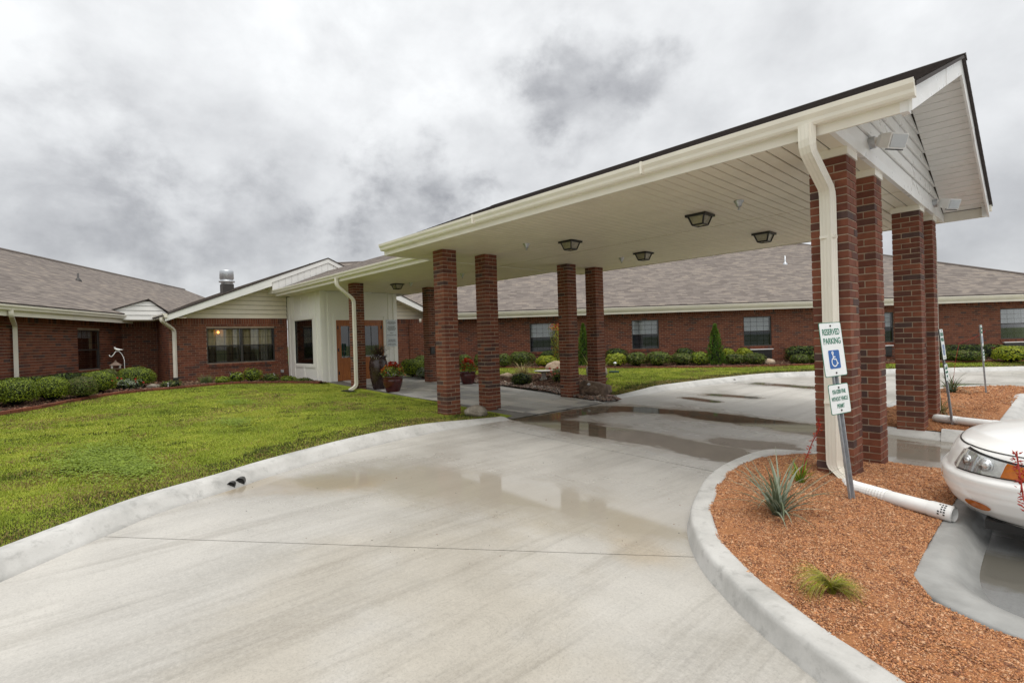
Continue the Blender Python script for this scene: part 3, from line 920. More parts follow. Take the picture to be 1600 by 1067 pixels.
# ------------------------------------------------------------------ helpers for carpentry
def roof_courses(name, parent, e0, e1, up0, up1, mats, thick=.03, course=.14, lift_=.005):
    """stepped shingle courses on the quad eave e0-e1, ridge up0-up1 (e0->up0, e1->up1), with UVs in metres"""
    e0, e1, up0, up1 = map(Vector, (e0, e1, up0, up1))
    Ls = max((up0 - e0).length, (up1 - e1).length)
    du = (e1 - e0).normalized()
    sl = (up0 - e0) - du * (up0 - e0).dot(du)
    slope_len = sl.length
    nrm = du.cross(sl.normalized())
    if nrm.z < 0: nrm = -nrm
    n = max(1, int(slope_len / course))
    V, F, U, MI = [], [], [], []
    for i in range(n):
        t0, t1 = i / n, (i + 1) / n
        a0, a1 = e0.lerp(up0, t0), e1.lerp(up1, t0)
        b0, b1 = e0.lerp(up0, t1), e1.lerp(up1, t1)
        k = len(V)
        lift = nrm * lift_
        V += [a0 + lift, a1 + lift, b1, b0, a0 - nrm * .002, a1 - nrm * .002]
        u0, u1 = (a0 - e0).dot(du), (a1 - e0).dot(du); w0, w1 = (b0 - e0).dot(du), (b1 - e0).dot(du)
        v0, v1 = t0 * slope_len, t1 * slope_len
        F += [(k, k + 1, k + 2, k + 3), (k + 4, k + 5, k + 1, k)]
        U += [(u0, v0 + .001), (u1, v0 + .001), (w1, v1), (w0, v1), (u0, v0), (u1, v0), (u1, v0), (u0, v0)]
        MI += [0, 0 if lift_ < .009 else 1]
    k = len(V)
    dn = -nrm * thick
    V += [e0, e1, up1, up0, e0 + dn, e1 + dn, up1 + dn, up0 + dn]
    for f in ((k + 4, k + 7, k + 6, k + 5), (k, k + 4, k + 5, k + 1), (k + 1, k + 5, k + 6, k + 2), (k + 2, k + 6, k + 7, k + 3), (k + 3, k + 7, k + 4, k)):
        F.append(f); U += [(0, 0)] * 4; MI.append(1)
    me = bpy.data.meshes.new(name); me.from_pydata([tuple(v) for v in V], [], F)
    for m_ in mats: me.materials.append(m_)
    me.polygons.foreach_set('material_index', MI)
    uvl = me.uv_layers.new(name='UVMap'); uvl.data.foreach_set('uv', [c for p in U for c in p])
    me.update()
    return link(name, me, parent)
GUT = [(0, 0), (.07, 0), (.085, .02), (.088, .05), (.115, .085), (.12, .125), (.105, .13), (.105, .12), (.0, .115)]
def gutter(parent, p0, p1, out, mat=None):
    """K-style gutter from p0 to p1 (bottom inside edge), out = outward unit vector"""
    p0, p1, out = Vector(p0), Vector(p1), Vector(out)
    m = MB()
    n = len(GUT)
    for p in (p0, p1):
        for (a, b) in GUT: m.v.append(tuple(p + out * a + Vector((0, 0, b))))
    for j in range(n):
        k = (j + 1) % n; m.f.append((j, k, k + n, j + n)); m.m.append(0)
    m.f += [tuple(range(n)), tuple(range(n, 2 * n))[::-1]]; m.m += [0, 0]
    return m.build('gutter', mat or M_TRIM, parent)
def downspout(parent, path, w=.085, d=.065, name='downspout', mat=None):
    m = MB(); P = [Vector(p) for p in path]
    # rounded corners
    Q = [P[0]]
    for a, b, c in zip(P[:-2], P[1:-1], P[2:]):
        r = min(.09, (b - a).length * .4, (c - b).length * .4)
        q0 = b + (a - b).normalized() * r; q1 = b + (c - b).normalized() * r
        for t in (0, .33, .67, 1): Q.append((q0 * (1 - t) ** 2 + b * 2 * t * (1 - t) + q1 * t * t))
    Q.append(P[-1])
    # rectangular corrugated section
    prof = []
    for (sx, sy, ex, ey) in ((-1, -1, 1, -1), (1, -1, 1, 1), (1, 1, -1, 1), (-1, 1, -1, -1)):
        for k in range(6):
            t = k / 6; off = 1 - .05 * (k % 2)
            prof.append((w / 2 * (sx + (ex - sx) * t) * off, d / 2 * (sy + (ey - sy) * t) * off))
    n = len(prof); base = 0
    dd = (Q[1] - Q[0]).normalized()
    hv = Vector((P[-1] - P[0])); hv.z = 0
    up = Vector((1, 0, 0))
    dirs = [q - p for p, q in zip(P[:-1], P[1:])]
    hz = sum((Vector((v.x, v.y, 0)) for v in dirs), Vector((0, 0, 0)))
    nrm = hz.normalized() if hz.length > .05 else Vector((0, 1, 0))
    side = Vector((0, 0, 1)).cross(nrm).normalized()
    for i, p in enumerate(Q):
        t = (Q[min(i + 1, len(Q) - 1)] - Q[max(0, i - 1)]).normalized()
        y_ = side.cross(t).normalized()
        for (a, b) in prof: m.v.append(tuple(p + side * a + y_ * b))
    for i in range(len(Q) - 1):
        for j in range(n):
            a, b = i * n + j, i * n + (j + 1) % n
            m.f.append((a, b, b + n, a + n)); m.m.append(0)
    m.f += [tuple(range(n))[::-1], tuple((len(Q) - 1) * n + j for j in range(n))]; m.m += [0, 0]
    return m.build(name, mat or M_TRIM, parent)

# ------------------------------------------------------------------ entrance canopy
YM = 2.35
can = thing('entrance_canopy', 'long cream canopy over the driveway with gable end and plank soffit', 'canopy', (0, 0, 0))
YE0, YE1, XL, XR = -.68, 5.38, -1.05, 7.38
# soffit planks (two runs, meeting in a seam on the centre line)
backing = MB(); backing.box((XL, YE0 + .02, SOF + .014), (6.78, YE1 - .02, SOF + .05)); backing.build('soffit_backing', M_DARKGAP, can)
PW = .14
def plank_mesh(name, L, w):
    m = MB(); e, f_ = w / 2 - .0055, w / 2 - .011
    sec = [(-e, .013), (-e, .008), (-f_, 0), (f_, 0), (e, .006), (e, .013)]; n = len(sec)
    m.add([(a, -L / 2, b) for a, b in sec] + [(a, L / 2, b) for a, b in sec], [(i, (i + 1) % n, n + (i + 1) % n, n + i) for i in range(n)] + [tuple(range(n))[::-1], tuple(range(n, 2 * n))])
    me = bpy.data.meshes.new(name); me.from_pydata(m.v, [], m.f); me.materials.append(M_CREAM); me.update()
    return me
pl_half = plank_mesh('soffit_plank', (YE1 - YE0) / 2 - .03, PW)
x = XL + PW / 2
while x < 6.78:
    for yc in ((YE0 + YM) / 2, (YM + YE1) / 2):
        link('soffit_plank', pl_half, can, (x, yc, SOF + rnd.uniform(0, .0012)))
    x += PW
# fascias and gutters
for (ya, yb, out, xa) in ((YE0, YE0 - .022, -1, 7.30), (YE1, YE1 + .022, 1, 7.30)):
    m = MB(); m.box((XL, ya, SOF - .012), (xa, yb, SOF + .20)); m.build('fascia', M_TRIM, can)
    gutter(can, (XL - .03, yb, SOF + .075), (XR + .03, yb, SOF + .075), (0, out, 0))
m = MB(); m.box((XL - .022, YE0 - .02, SOF - .012), (XL, YE1 + .02, SOF + .2)); m.build('end_fascia', M_TRIM, can)
# roof
EZ, RZ = SOF + .185, 4.69
yeo = .085
roof = roof_courses('roof', can, (XR + .04, YE0 - yeo, EZ), (XL - .12, YE0 - yeo, EZ), (XR + .04, YM, RZ), (XL - .12, YM, RZ), [M_ROOF, M_ROOF_EDGE], .035, .14, .010)
roof_courses('roof', can, (XL - .12, YE1 + yeo, EZ), (XR + .04, YE1 + yeo, EZ), (XL - .12, YM, RZ), (XR + .04, YM, RZ), [M_ROOF, M_ROOF_EDGE], .035, .14, .010)
SL = (RZ - EZ) / (YM - (YE0 - yeo))
def zroof(y): return RZ - SL * abs(y - YM)
m = MB(); m.prism([(XL - .12, YM - .12, RZ - .035), (XL - .12, YM, RZ + .02), (XL - .12, YM + .12, RZ - .035)], (XR - XL + .17, 0, 0)); m.build('ridge_cap', M_ROOF_EDGE, can)
# gable siding on the parking side (x = 6.8) : lap boards
def lap_board(poly, parent, nx, mat, name='siding_board', lap=.026):
    """poly of (y,z) at plane x; bottom edge kicks outward"""
    zmin = min(p[1] for p in poly); zmax = max(p[1] for p in poly)
    m = MB(); n = len(poly)
    poly = [(p[0], p[1] + .004) if p[1] < zmin + 1e-4 else ((p[0], p[1] - .004) if p[1] > zmax - 1e-4 else p) for p in poly]
    front = [(nx[0] + nx[1] * (.004 + lap * (1 - (p[1] - zmin) / max(1e-6, zmax - zmin))), p[0], p[1]) for p in poly]
    back = [(nx[0], p[0], p[1]) for p in poly]
    m.add(front + back, [tuple(range(n)), tuple(range(n, 2 * n))[::-1]] + [(i, n + i, n + (i + 1) % n, (i + 1) % n) for i in range(n)])
    return m.build(name, mat, parent)
GX = 6.79
zt = SOF + .105; hb = .175
def gable_boards(parent, x, sgn, zlo, under, ya, yb, hb, mat, name='siding_board', ycut=None):
    z = zlo; k = 0
    def yl(z): return max(ya, YM - (RZg - z) / SLg)
    def yr(z): return min(yb, YM + (RZg - z) / SLg)
    RZg, SLg = under
    while z < RZg - .03:
        z2 = min(z + hb, RZg - .012)
        p = [(yl(z), z), (yr(z), z)]
        if yr(z2) - yl(z2) > .02: p += [(yr(z2), z2), (yl(z2), z2)]
        else: p += [((yl(z2) + yr(z2)) / 2, z2)]
        # boundary break where the vertical limit meets the slope
        zb = RZg - SLg * (YM - ya)
        if z < zb < z2: p.insert(3 if len(p) == 4 else 2, (ya, zb)) if False else None
        lap_board(p, parent, (x, sgn), mat, name)
        z = z2
ws = MB(); ws.prism([(GX - .05, YE0, SOF + .02), (GX - .05, YE1, SOF + .02), (GX - .05, YE1, zroof(YE1) - .06), (GX - .05, YM, RZ - .06), (GX - .05, YE0, zroof(YE0) - .06)], (.045, 0, 0)); ws.build('gable_wall', M_DARKGAP, can)  # dark wall colour puts shade lines between the lap boards
gable_boards(can, GX, 1, zt, (RZ - .055, SL), YE0 + .02, YE1 - .02, hb, M_WHITE2)
m = MB(); m.box((GX - .01, YE0 + .03, SOF - .004), (GX + .035, YE1 - .03, SOF + .102)); m.build('gable_band', M_WHITE2, can)
# soffit lip between the columns and the gable wall handled by planks; rake overhang planks
wdir = Vector((0, YM - (YE0 - yeo), RZ - EZ)); slen = wdir.length; wdir.normalize()
rw = .135; nrk = int(slen / rw)
rp = MB(); rp.add([], [])
for side in (-1, 1):
    for i in range(nrk):
        s0_, s1_ = .12 + i * rw, .12 + (i + 1) * rw - .011
        if s1_ > slen - .02: break
        pa, pb = [], []
        for s_ in (s0_, s1_):
            y_ = (YE0 - yeo) + wdir.y * s_; z_ = EZ + wdir.z * s_ - .085
            pa.append((YM + side * (YM - y_), z_))
        m = MB()
        m.prism([(GX + .03, pa[0][0], pa[0][1]), (GX + .03, pa[1][0], pa[1][1]), (GX + .03, pa[1][0], pa[1][1] + .012), (GX + .03, pa[0][0], pa[0][1] + .012)], (XR - GX - .05, 0, 0))
        m.build('rake_plank', M_WHITE2 if side > 0 else M_CREAM, can)
    ya_ = YM + side * (YM - (YE0 - yeo) - .03)
    m = MB()
    m.prism([(GX, ya_, EZ - .055), (GX, YM, RZ - .055), (GX, YM, RZ - .068), (GX, ya_, EZ - .068)], (XR - GX - .02, 0, 0)); m.build('rake_backing', M_DARKGAP, can)
    # rake fascia board (two lengths with a lap joint)
    for (t0, t1, pr) in ((0.0, .62, 0.0), (.60, 1.0, .004)):
        y0_ = YM + side * (YM - (YE0 - .03)) * (1 - t0) if True else 0
        y1_ = YM + side * (YM - (YE0 - .03)) * (1 - t1)
        z0_, z1_ = zroof(y0_) - .036, zroof(y1_) - .036
        m = MB()
        m.prism([(XR - .022 + pr, y0_, z0_), (XR - .022 + pr, y1_, z1_), (XR - .022 + pr, y1_, z1_ - .19), (XR - .022 + pr, y0_, z0_ - .19)], (.024, 0, 0))
        m.build('rake_fascia', M_WHITE2, can)
    # box end of the eave
    yo = YE0 - .022 if side < 0 else YE1 + .022
    m = MB(); m.box((7.30, yo, SOF - .012), (XR - .024, yo + (.10 if side < 0 else -.10), SOF + .17)); m.build('eave_return', M_WHITE2, can)
# gable over the corridor roof
ws = MB(); ws.prism([(XL - .02, YE0, SOF + .19), (XL - .02, YE1, SOF + .19), (XL - .02, YM, RZ - .05)], (.03, 0, 0)); ws.build('gable_wall', M_WHITE, can)
# downspout on the near column, ending in an elbow
DSX = 6.635
downspout(can, [(DSX, YE0 - .085, SOF + .09), (DSX, YE0 - .085, SOF - .13), (DSX, -.215, SOF - .40), (DSX, -.215, .10), (DSX + .17, -.36, .0)], .112, .085)
downspout(can, [(DSX, YE1 + .085, SOF + .09), (DSX, YE1 + .085, SOF - .13), (DSX + .1, YD + .215, SOF - .40), (DSX + .1, YD + .215, .1)], .1, .08)

for zs in (.75, 2.35):
    m = MB(); m.box((DSX - .064, -.262, zs - .014), (DSX + .064, -.160, zs + .014)); m.build('downspout_strap', M_TRIM, can)
for gx_ in (1.9, 4.95):
    m = MB(); m.box((gx_ - .012, YE0 - .1445, SOF + .072), (gx_ + .012, YE0 - .02, SOF + .2075)); m.build('gutter_joint', M_TRIM, can)
# corridor roof between the canopy and the entrance
cor = thing('covered_walkway', 'lower cream roofed walkway joining the canopy to the entrance', 'canopy')
CY0, CY1, CX0, CX1 = .42, 4.28, -10.70, XL - .03
b_ = MB(); b_.box((-8.30, CY0 + .02, SOF + .014), (CX1, CY1 - .02, SOF + .05)); b_.box((CX0, CY0 + .02, SOF + .014), (-8.30, 1.0, SOF + .05)); b_.build('soffit_backing', M_DARKGAP, cor)
pl_c = plank_mesh('soffit_plank', (CY1 - CY0) / 2 - .03, PW)
pl_s = plank_mesh('soffit_plank', .56, PW)
x = CX1 - PW / 2
while x > CX0 + .05:
    if x > -8.28:
        for yc in ((CY0 + YM) / 2, (YM + CY1) / 2): link('soffit_plank', pl_c, cor, (x, yc, SOF + rnd.uniform(0, .0012)))
    else:
        link('soffit_plank', pl_s, cor, (x, CY0 + .29, SOF + rnd.uniform(0, .0012)))
    x -= PW
for (ya, yb, out) in ((CY0, CY0 - .022, -1), (CY1, CY1 + .022, 1)):
    m = MB(); m.box((CX0, ya, SOF - .012), (CX1, yb, SOF + .2)); m.build('fascia', M_TRIM, cor)
    gutter(cor, (CX0 - .02, yb, SOF + .075), (CX1 - .01, yb, SOF + .075), (0, out, 0))
m = MB(); m.box((CX0 - .022, CY0 - .02, SOF - .012), (CX0, 1.05, SOF + .2)); m.build('end_fascia', M_TRIM, cor)
CR = EZ + SL * (YM - (CY0 - yeo))
roof_courses('roof', cor, (CX1, CY0 - yeo, EZ), (-10.72, CY0 - yeo, EZ), (CX1, YM, CR), (-10.72, YM, CR), [M_ROOF, M_ROOF_EDGE], .035)
roof_courses('roof', cor, (-10.72, CY1 + yeo, EZ), (CX1, CY1 + yeo, EZ), (-10.72, YM, CR), (CX1, YM, CR), [M_ROOF, M_ROOF_EDGE], .035)
downspout(cor, [(-5.62, CY0 - .085, SOF + .09), (-5.62, CY0 - .085, SOF - .12), (-5.62, .83, SOF - .50), (-5.62, .83, .24), (-5.62, .62, .13)], .09, .075)

# ------------------------------------------------------------------ main building
bld = thing('brick_building', 'long single storey red brick building with grey shingle roof and white entrance', 'building')
# --- windows
def window(P, d2, n2, w, h, cols, rows_u, rows_l, blind='white', zz=0, screen=True):
    """P = lower left outer corner (3d); frame in the opening, recessed 4 cm"""
    d, n = Vector((*d2, 0)), Vector((*n2, 0)); up = Vector((0, 0, 1)); P = Vector(P)
    def bar(m, s0, s1, z0, z1, d0, d1): m.obox(P + d * s0 - n * d0 + up * z0, n * -(d1 - d0), d * (s1 - s0), up * (z1 - z0))
    m = MB(); f = .035
    bar(m, 0, w, 0, f, .03, .09); bar(m, 0, w, h - f, h, .03, .09); bar(m, 0, f, f, h - f, .03, .09); bar(m, w - f, w, f, h - f, .03, .09)
    fr = m.build('window', M_BRONZE, bld)
    mid = h * .5
    m = MB(); bar(m, f, w - f, mid - .018, mid + .018, .035, .085); m.build('meeting_rail', M_BRONZE, fr)
    for (a, b, nr, dep) in ((mid + .018, h - f, rows_u, .045), (f, mid - .018, rows_l, .06)):
        m = MB(); bar(m, f, w - f, a, b, dep, dep + .004); m.build('pane', M_GLASS if dep < .05 else M_SCREEN, fr)
        for k in range(1, cols):
            m = MB(); s = f + (w - 2 * f) * k / cols; bar(m, s - .006, s + .006, a, b, dep + .008, dep + .016); m.build('muntin', M_BRONZE, fr)
        for k in range(1, nr):
            m = MB(); z = a + (b - a) * k / nr; bar(m, f, w - f, z - .006, z + .006, dep + .009, dep + .017); m.build('muntin', M_BRONZE, fr)
    if blind == 'white':
        m = MB(); z = f
        while z < h - f:
            q = [P + d * .05 - n * .135 + up * z, P + d * (w - .05) - n * .135 + up * z, P + d * (w - .05) - n * .152 + up * (z + .028), P + d * .05 - n * .152 + up * (z + .028)]
            m.add(q, [(0, 1, 2, 3)]); z += .035
        tag(m.build('blind', M_BLIND, fr), kind='stuff')
    elif blind == 'half':
        m = MB(); z = h * .80
        while z < h - f:
            q = [P + d * .05 - n * .135 + up * z, P + d * (w * .8) - n * .135 + up * z, P + d * (w * .8) - n * .152 + up * (z + .028), P + d * .05 - n * .152 + up * (z + .028)]
            m.add(q, [(0, 1, 2, 3)]); z += .035
        tag(m.build('blind', M_BLIND, fr), kind='stuff')
    if blind in ('curtain', 'half'):
        spans = ((.02, w - .02),) if blind == 'curtain' else ((w * .80, w - .03),)
        for (a, b) in spans:
            m = MB(); N_ = int((b - a) / .02); vs = []
            for i in range(N_ + 1):
                s = a + (b - a) * i / N_; dep = .22 + .022 * math.sin(s * 42) + .012 * math.sin(s * 17 + 1)
                vs += [P + d * s - n * dep + up * .02, P + d * s - n * dep + up * (h - .02)]
            m.add(vs, [(2 * i, 2 * i + 2, 2 * i + 3, 2 * i + 1) for i in range(N_)]); m.build('curtain', M_CURTAIN, fr, True)
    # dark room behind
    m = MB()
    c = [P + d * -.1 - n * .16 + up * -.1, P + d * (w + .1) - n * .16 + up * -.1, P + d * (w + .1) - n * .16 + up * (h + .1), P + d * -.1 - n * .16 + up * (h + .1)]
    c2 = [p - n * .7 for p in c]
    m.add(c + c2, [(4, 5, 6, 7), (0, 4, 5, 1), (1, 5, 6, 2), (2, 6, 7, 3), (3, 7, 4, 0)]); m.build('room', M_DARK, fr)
    return fr
SO = 2.44                                  # underside of the wing soffits
EZW = 2.64                                 # shingle edge height on the wings
# --- left wing
QL, DLv, NLv = (-8.76, -6.81), (-.8412, .5407), (.5407, .8412)
hl = (3.48, 4.56, .90, 2.10, True)
wl_ = wall_bricks(bld, 'brick_wall', QL, DLv, NLv, -7.0, 5.80, .0, SO, [hl], True, (.55, 3.9, 1.02, 2.24))
Pq = lambda s, z, Q=QL, d=DLv: (Q[0] + d[0] * s, Q[1] + d[1] * s, z)
window(Pq(3.48, .90), DLv, NLv, 1.08, 1.20, 4, 3, 3, 'half')
dl, nl = Vector((*DLv, 0)), Vector((*NLv, 0))
el = Vector((QL[0], QL[1], 0)) + nl * .44
def wing_eave(e, d, n, s0, s1, over=.44):
    m = MB(); m.obox(e + d * s0 + Vector((0, 0, SO - .10)) , n * .022, d * (s1 - s0) * -1 if False else d * (s1 - s0), Vector((0, 0, .22))); m.build('fascia', M_TRIM, bld)
    m = MB(); m.obox(e + d * s0 + Vector((0, 0, SO)) - n * (over - .004), n * (over - .006), d * (s1 - s0), Vector((0, 0, .02))); m.build('soffit', M_CREAM, bld)
    p0 = e + d * s0 + n * .022 + Vector((0, 0, SO + .03)); p1 = e + d * s1 + n * .022 + Vector((0, 0, SO + .03))
    gutter(bld, p0, p1, n)
wing_eave(el, dl, nl, -7.0, 5.55)
RUN, RISE = 6.8, 2.94
eo = el + nl * .11
def roofq(e, d, n, s0, s1, r0, r1): return [tuple(e + d * s0 + Vector((0, 0, EZW))), tuple(e + d * s1 + Vector((0, 0, EZW))), tuple(e + d * r0 - n * RUN + Vector((0, 0, EZW + RISE))), tuple(e + d * r1 - n * RUN + Vector((0, 0, EZW + RISE)))]
q = roofq(eo, dl, nl, -9, 26, -9, 26); roof_courses('roof', bld, q[0], q[1], q[2], q[3], [M_ROOF, M_ROOF_EDGE], .04)
eb = eo - nl * (2 * RUN)
roof_courses('roof', bld, tuple(eb + dl * 26 + Vector((0, 0, EZW))), tuple(eb + dl * -9 + Vector((0, 0, EZW))), q[3], q[2], [M_ROOF, M_ROOF_EDGE], .04)
m = MB(); m.tube([Vector(q[2]) + Vector((0, 0, .0)), Vector(q[3]) + Vector((0, 0, .0))], .07, 6); m.build('ridge_cap', M_ROOF, bld)
ds = lambda s, dep, z: tuple(el + dl * s + nl * dep + Vector((0, 0, z)))
downspout(bld, [ds(.22, .08, SO + .04), ds(.22, .08, SO - .10), ds(.98, -.36, SO - .30), ds(.98, -.36, .35)], .085, .065)
# --- entrance wing (gable towards the canopy)
GWX = -11.3
GN, GD = (1, 0), (0, 1)
hg = (-1.66 + 2.72, .50 + 2.72, .92, 2.10, True)
wall_bricks(bld, 'brick_wall', (GWX, -2.72), GD, GN, 0, 3.68, .0, SO, [hg], True)
wall_bricks(bld, 'brick_wall', (-13.62, -2.72), (1, 0), (0, -1), 0.10, 2.32, .0, SO, [], True)
wall_bricks(bld, 'brick_wall', (-13.62, -3.72), GD, GN, 0, 1.02, .0, SO, [], True)
wall_bricks(bld, 'brick_wall', (GWX, 3.82), GD, GN, 0, 3.1, .0, SO, [], True)
wf = window((GWX, -1.66, .92), GD, GN, 1.08, 1.18, 4, 2, 2, 'curtain')
wf2 = window((GWX, -.58, .92), GD, GN, 1.08, 1.18, 4, 2, 2, 'curtain')
# gable lap siding above the brick
RG = 4.72; SG = .418
def zgab(y): return RG - SG * abs(y - YM)
ws = MB(); ws.prism([(GWX - .03, -2.9, SO - .01), (GWX - .03, 7.6, SO - .01), (GWX - .03, 7.6, zgab(7.6) - .03), (GWX - .03, YM, RG - .05), (GWX - .03, -2.9, zgab(-2.9) - .03)], (-.1, 0, 0)); gw = ws.build('gable_wall', M_DARKGAP, bld)  # dark colour stands in for the shade under each lap
z = SO
while z < RG - .1:
    z2 = z + .155
    yl0, yl1 = max(-2.9, YM - (RG - .05 - z) / SG), max(-2.9, YM - (RG - .05 - z2) / SG)
    for (a, b, c, e) in (((yl0), .96, .96, (yl1)), (3.74, min(7.6, YM + (RG - .05 - z) / SG), min(7.6, YM + (RG - .05 - z2) / SG), 3.74)):
        if b - a > .1 and c - e > .05:
            lap_board([(a, z), (b, z), (c, z2), (e, z2)], gw, (GWX - .03, 1), M_CREAM, 'siding_board', .036)
    z = z2
# roof of the entrance wing and its rakes
RX = -10.76
roof_courses('roof', bld, (RX + .02, -2.96, zgab(-2.96)), (-26, -2.96, zgab(-2.96)), (RX + .02, YM, RG), (-26, YM, RG), [M_ROOF, M_ROOF_EDGE], .035)
roof_courses('roof', bld, (-26, 7.66, zgab(7.66)), (RX + .02, 7.66, zgab(7.66)), (-26, YM, RG), (RX + .02, YM, RG), [M_ROOF, M_ROOF_EDGE], .035)
for side in (-1, 1):
    y0_, y1_ = YM + side * 5.24, YM + side * 2.05
    m = MB(); m.prism([(RX - .03, y0_, zgab(y0_) - .036), (RX - .03, y1_, zgab(y1_) - .036), (RX - .03, y1_, zgab(y1_) - .31), (RX - .03, y0_, zgab(y0_) - .22)], (.03, 0, 0)); m.build('rake_fascia', M_WHITE2, bld)
    m = MB(); m.prism([(GWX, y0_, zgab(y0_) - .20), (GWX, y1_, zgab(y1_) - .20), (GWX, y1_, zgab(y1_) - .22), (GWX, y0_, zgab(y0_) - .22)], (RX - .03 - GWX, 0, 0)); m.build('rake_soffit', M_CREAM, bld)
    yo = YM + side * 5.16
    m = MB(); m.box((-16, yo, SO - .02), (RX - .01, yo + side * .022, SO + .10)); m.build('fascia', M_TRIM, bld)
    gutter(bld, (-16, yo + side * .022, SO - .015), (RX + .05, yo + side * .022, SO - .015), (0, side, 0), M_TRIM)
    m = MB(); m.box((-16, yo - side * .02, SO - .02), (RX - .04, yo - side * .5, SO - .002)); m.build('soffit', M_CREAM, bld)
# vertical boards of the upper gable, flush with the rake
vp = MB(); vp.prism([(RX - .05, .32, SOF + .1), (RX - .05, 4.38, SOF + .1), (RX - .05, 4.38, zgab(4.38) - .05), (RX - .05, YM, RG - .05), (RX - .05, .32, zgab(.32) - .05)], (-.5, 0, 0)); vpo = vp.build('upper_gable', M_WHITE, bld)
y = .32; bw = .225
while y < 4.36:
    y2 = min(y + bw - .008, 4.38)
    tops = [(y2, zgab(y2) - .20), (y, zgab(y) - .20)]
    if y < YM < y2: tops.insert(1, (YM, RG - .20))
    m = MB(); pl = [(y, SOF + .12), (y2, SOF + .12)] + tops
    m.prism([(RX - .05, a, b) for a, b in pl], (.022, 0, 0)); m.build('vertical_board', M_WHITE2, vpo)
    y += bw
for side in (-1, 1):
    y0_ = YM + side * 2.05
    m = MB(); m.prism([(RX - .028, y0_, zgab(y0_) - .036), (RX - .028, YM, RG - .036), (RX - .028, YM, RG - .19), (RX - .028, y0_, zgab(y0_) - .19)], (.030, 0, 0)); m.build('rake_fascia', M_WHITE2, bld)
downspout(bld, [(RX - .1, -2.96, SO), (RX - .1, -2.96, SO - .12), (GWX + .06, -2.58, SO - .38), (GWX + .06, -2.58, .52)], .09, .07)
m = MB(); m.box((GWX + .0, -2.65, .2), (GWX + .12, -2.51, .53)); m.build('drain_boot', M_BLACK, bld)
downspout(bld, [(RX - .1, 6.42, SO), (RX - .1, 6.42, SO - .12), (GWX + .06, 6.75, SO - .38), (GWX + .06, 6.75, .4)], .09, .07)
# cricket gable between left wing and entrance wing
CKX = -12.62
cg = MB(); cg.prism([(CKX, -4.1, SO), (CKX, -2.45, SO), (CKX, -2.45, SO + .16), (CKX, -3.05, 3.10), (CKX, -4.1, SO + .26)], (-.1, 0, 0)); cgo = cg.build('cricket_gable', M_DARKGAP, bld)  # dark backing, lap shade put into its colour
for i, zb in enumerate((SO, SO + .155, SO + .31, SO + .465)):
    zt_ = min(zb + .153, 3.09)
    def ylim(z): return max(-4.1, -4.1 + max(0, z - SO - .26) / .40 * 1.05), min(-2.45, -2.45 - max(0, z - SO - .16) / .50 * .60)
    a0, b0 = ylim(zb); a1, b1 = ylim(zt_)
    lap_board([(a0, zb), (b0, zb), (b1, zt_), (a1, zt_)], cgo, (CKX, 1), M_WHITE2, 'siding_board', .02)
m = MB()
for (a, b) in (((-4.16, SO + .25), (-3.05, 3.11)), ((-3.05, 3.11), (-2.40, SO + .17))):
    m.prism([(CKX + .08, a[0], a[1]), (CKX + .08, b[0], b[1]), (CKX + .08, b[0], b[1] + .03), (CKX + .08, a[0], a[1] + .03)], (-3.0, 0, 0))
m.build('cricket_roof', M_ROOF_EDGE, bld)
m = MB(); m.box((CKX - 1.1, -4.0, SO - .02), (CKX - .005, -2.5, SO - .002)); m.build('soffit', M_CREAM, bld)
# --- right wing
QR, DRv, NRv = (.41, 16.97), (.731, .6824), (.6824, -.731)
SR0, SR1 = -14.6, 12.0
wr = [(-10.71, -9.59), (-6.40, -5.28), (-1.82, -.70), (3.0, 4.12), (8.21, 9.33)]
wall_bricks(bld, 'brick_wall', QR, DRv, NRv, -15.95, SR1, -.05, SO, [(a, b, .86, 2.08, True) for a, b in wr] + [(-1.62, -.72, .28, .70)], True)
for i, (a, b) in enumerate(wr):
    window((QR[0] + DRv[0] * a, QR[1] + DRv[1] * a, .86), DRv, NRv, b - a, 1.22, 4, 3, 3, 'white')
dr, nr_ = Vector((*DRv, 0)), Vector((*NRv, 0))
er = Vector((*QR, 0)) + nr_ * .44
wing_eave(er, dr, nr_, SR0, SR1 + .44)
ero = er + nr_ * .11
se = SR1 + .55
RUN, RISE = 8.3, 3.59
q = roofq(ero, dr, nr_, -14.6, se, -24, se - RUN)
roof_courses('roof', bld, q[0], q[1], q[2], q[3], [M_ROOF, M_ROOF_EDGE], .04)
erb = ero - nr_ * (2 * RUN)
roof_courses('roof', bld, tuple(erb + dr * se + Vector((0, 0, EZW))), tuple(erb + dr * -24 + Vector((0, 0, EZW))), q[3], q[2], [M_ROOF, M_ROOF_EDGE], .04)
tip = Vector(q[3])
roof_courses('roof', bld, q[1], tuple(erb + dr * se + Vector((0, 0, EZW))), tuple(tip), tuple(tip + nr_ * -.01), [M_ROOF, M_ROOF_EDGE], .04)
m = MB(); m.tube([Vector(q[2]), tip], .07, 6); m.build('ridge_cap', M_ROOF, bld)
m = MB(); m.tube([tip, Vector(q[1]) + Vector((0, 0, .03))], .06, 6); m.build('hip_cap', M_ROOF, bld)
# end wall of the right wing and the back of both wings so that nothing is open
m = MB(); m.obox(Vector((*QR, -.1)) + dr * SR1 - nr_ * .15, nr_ * -12.6, dr * -.15, Vector((0, 0, SO + .1))); m.build('end_wall', M_BRICK[2], bld)
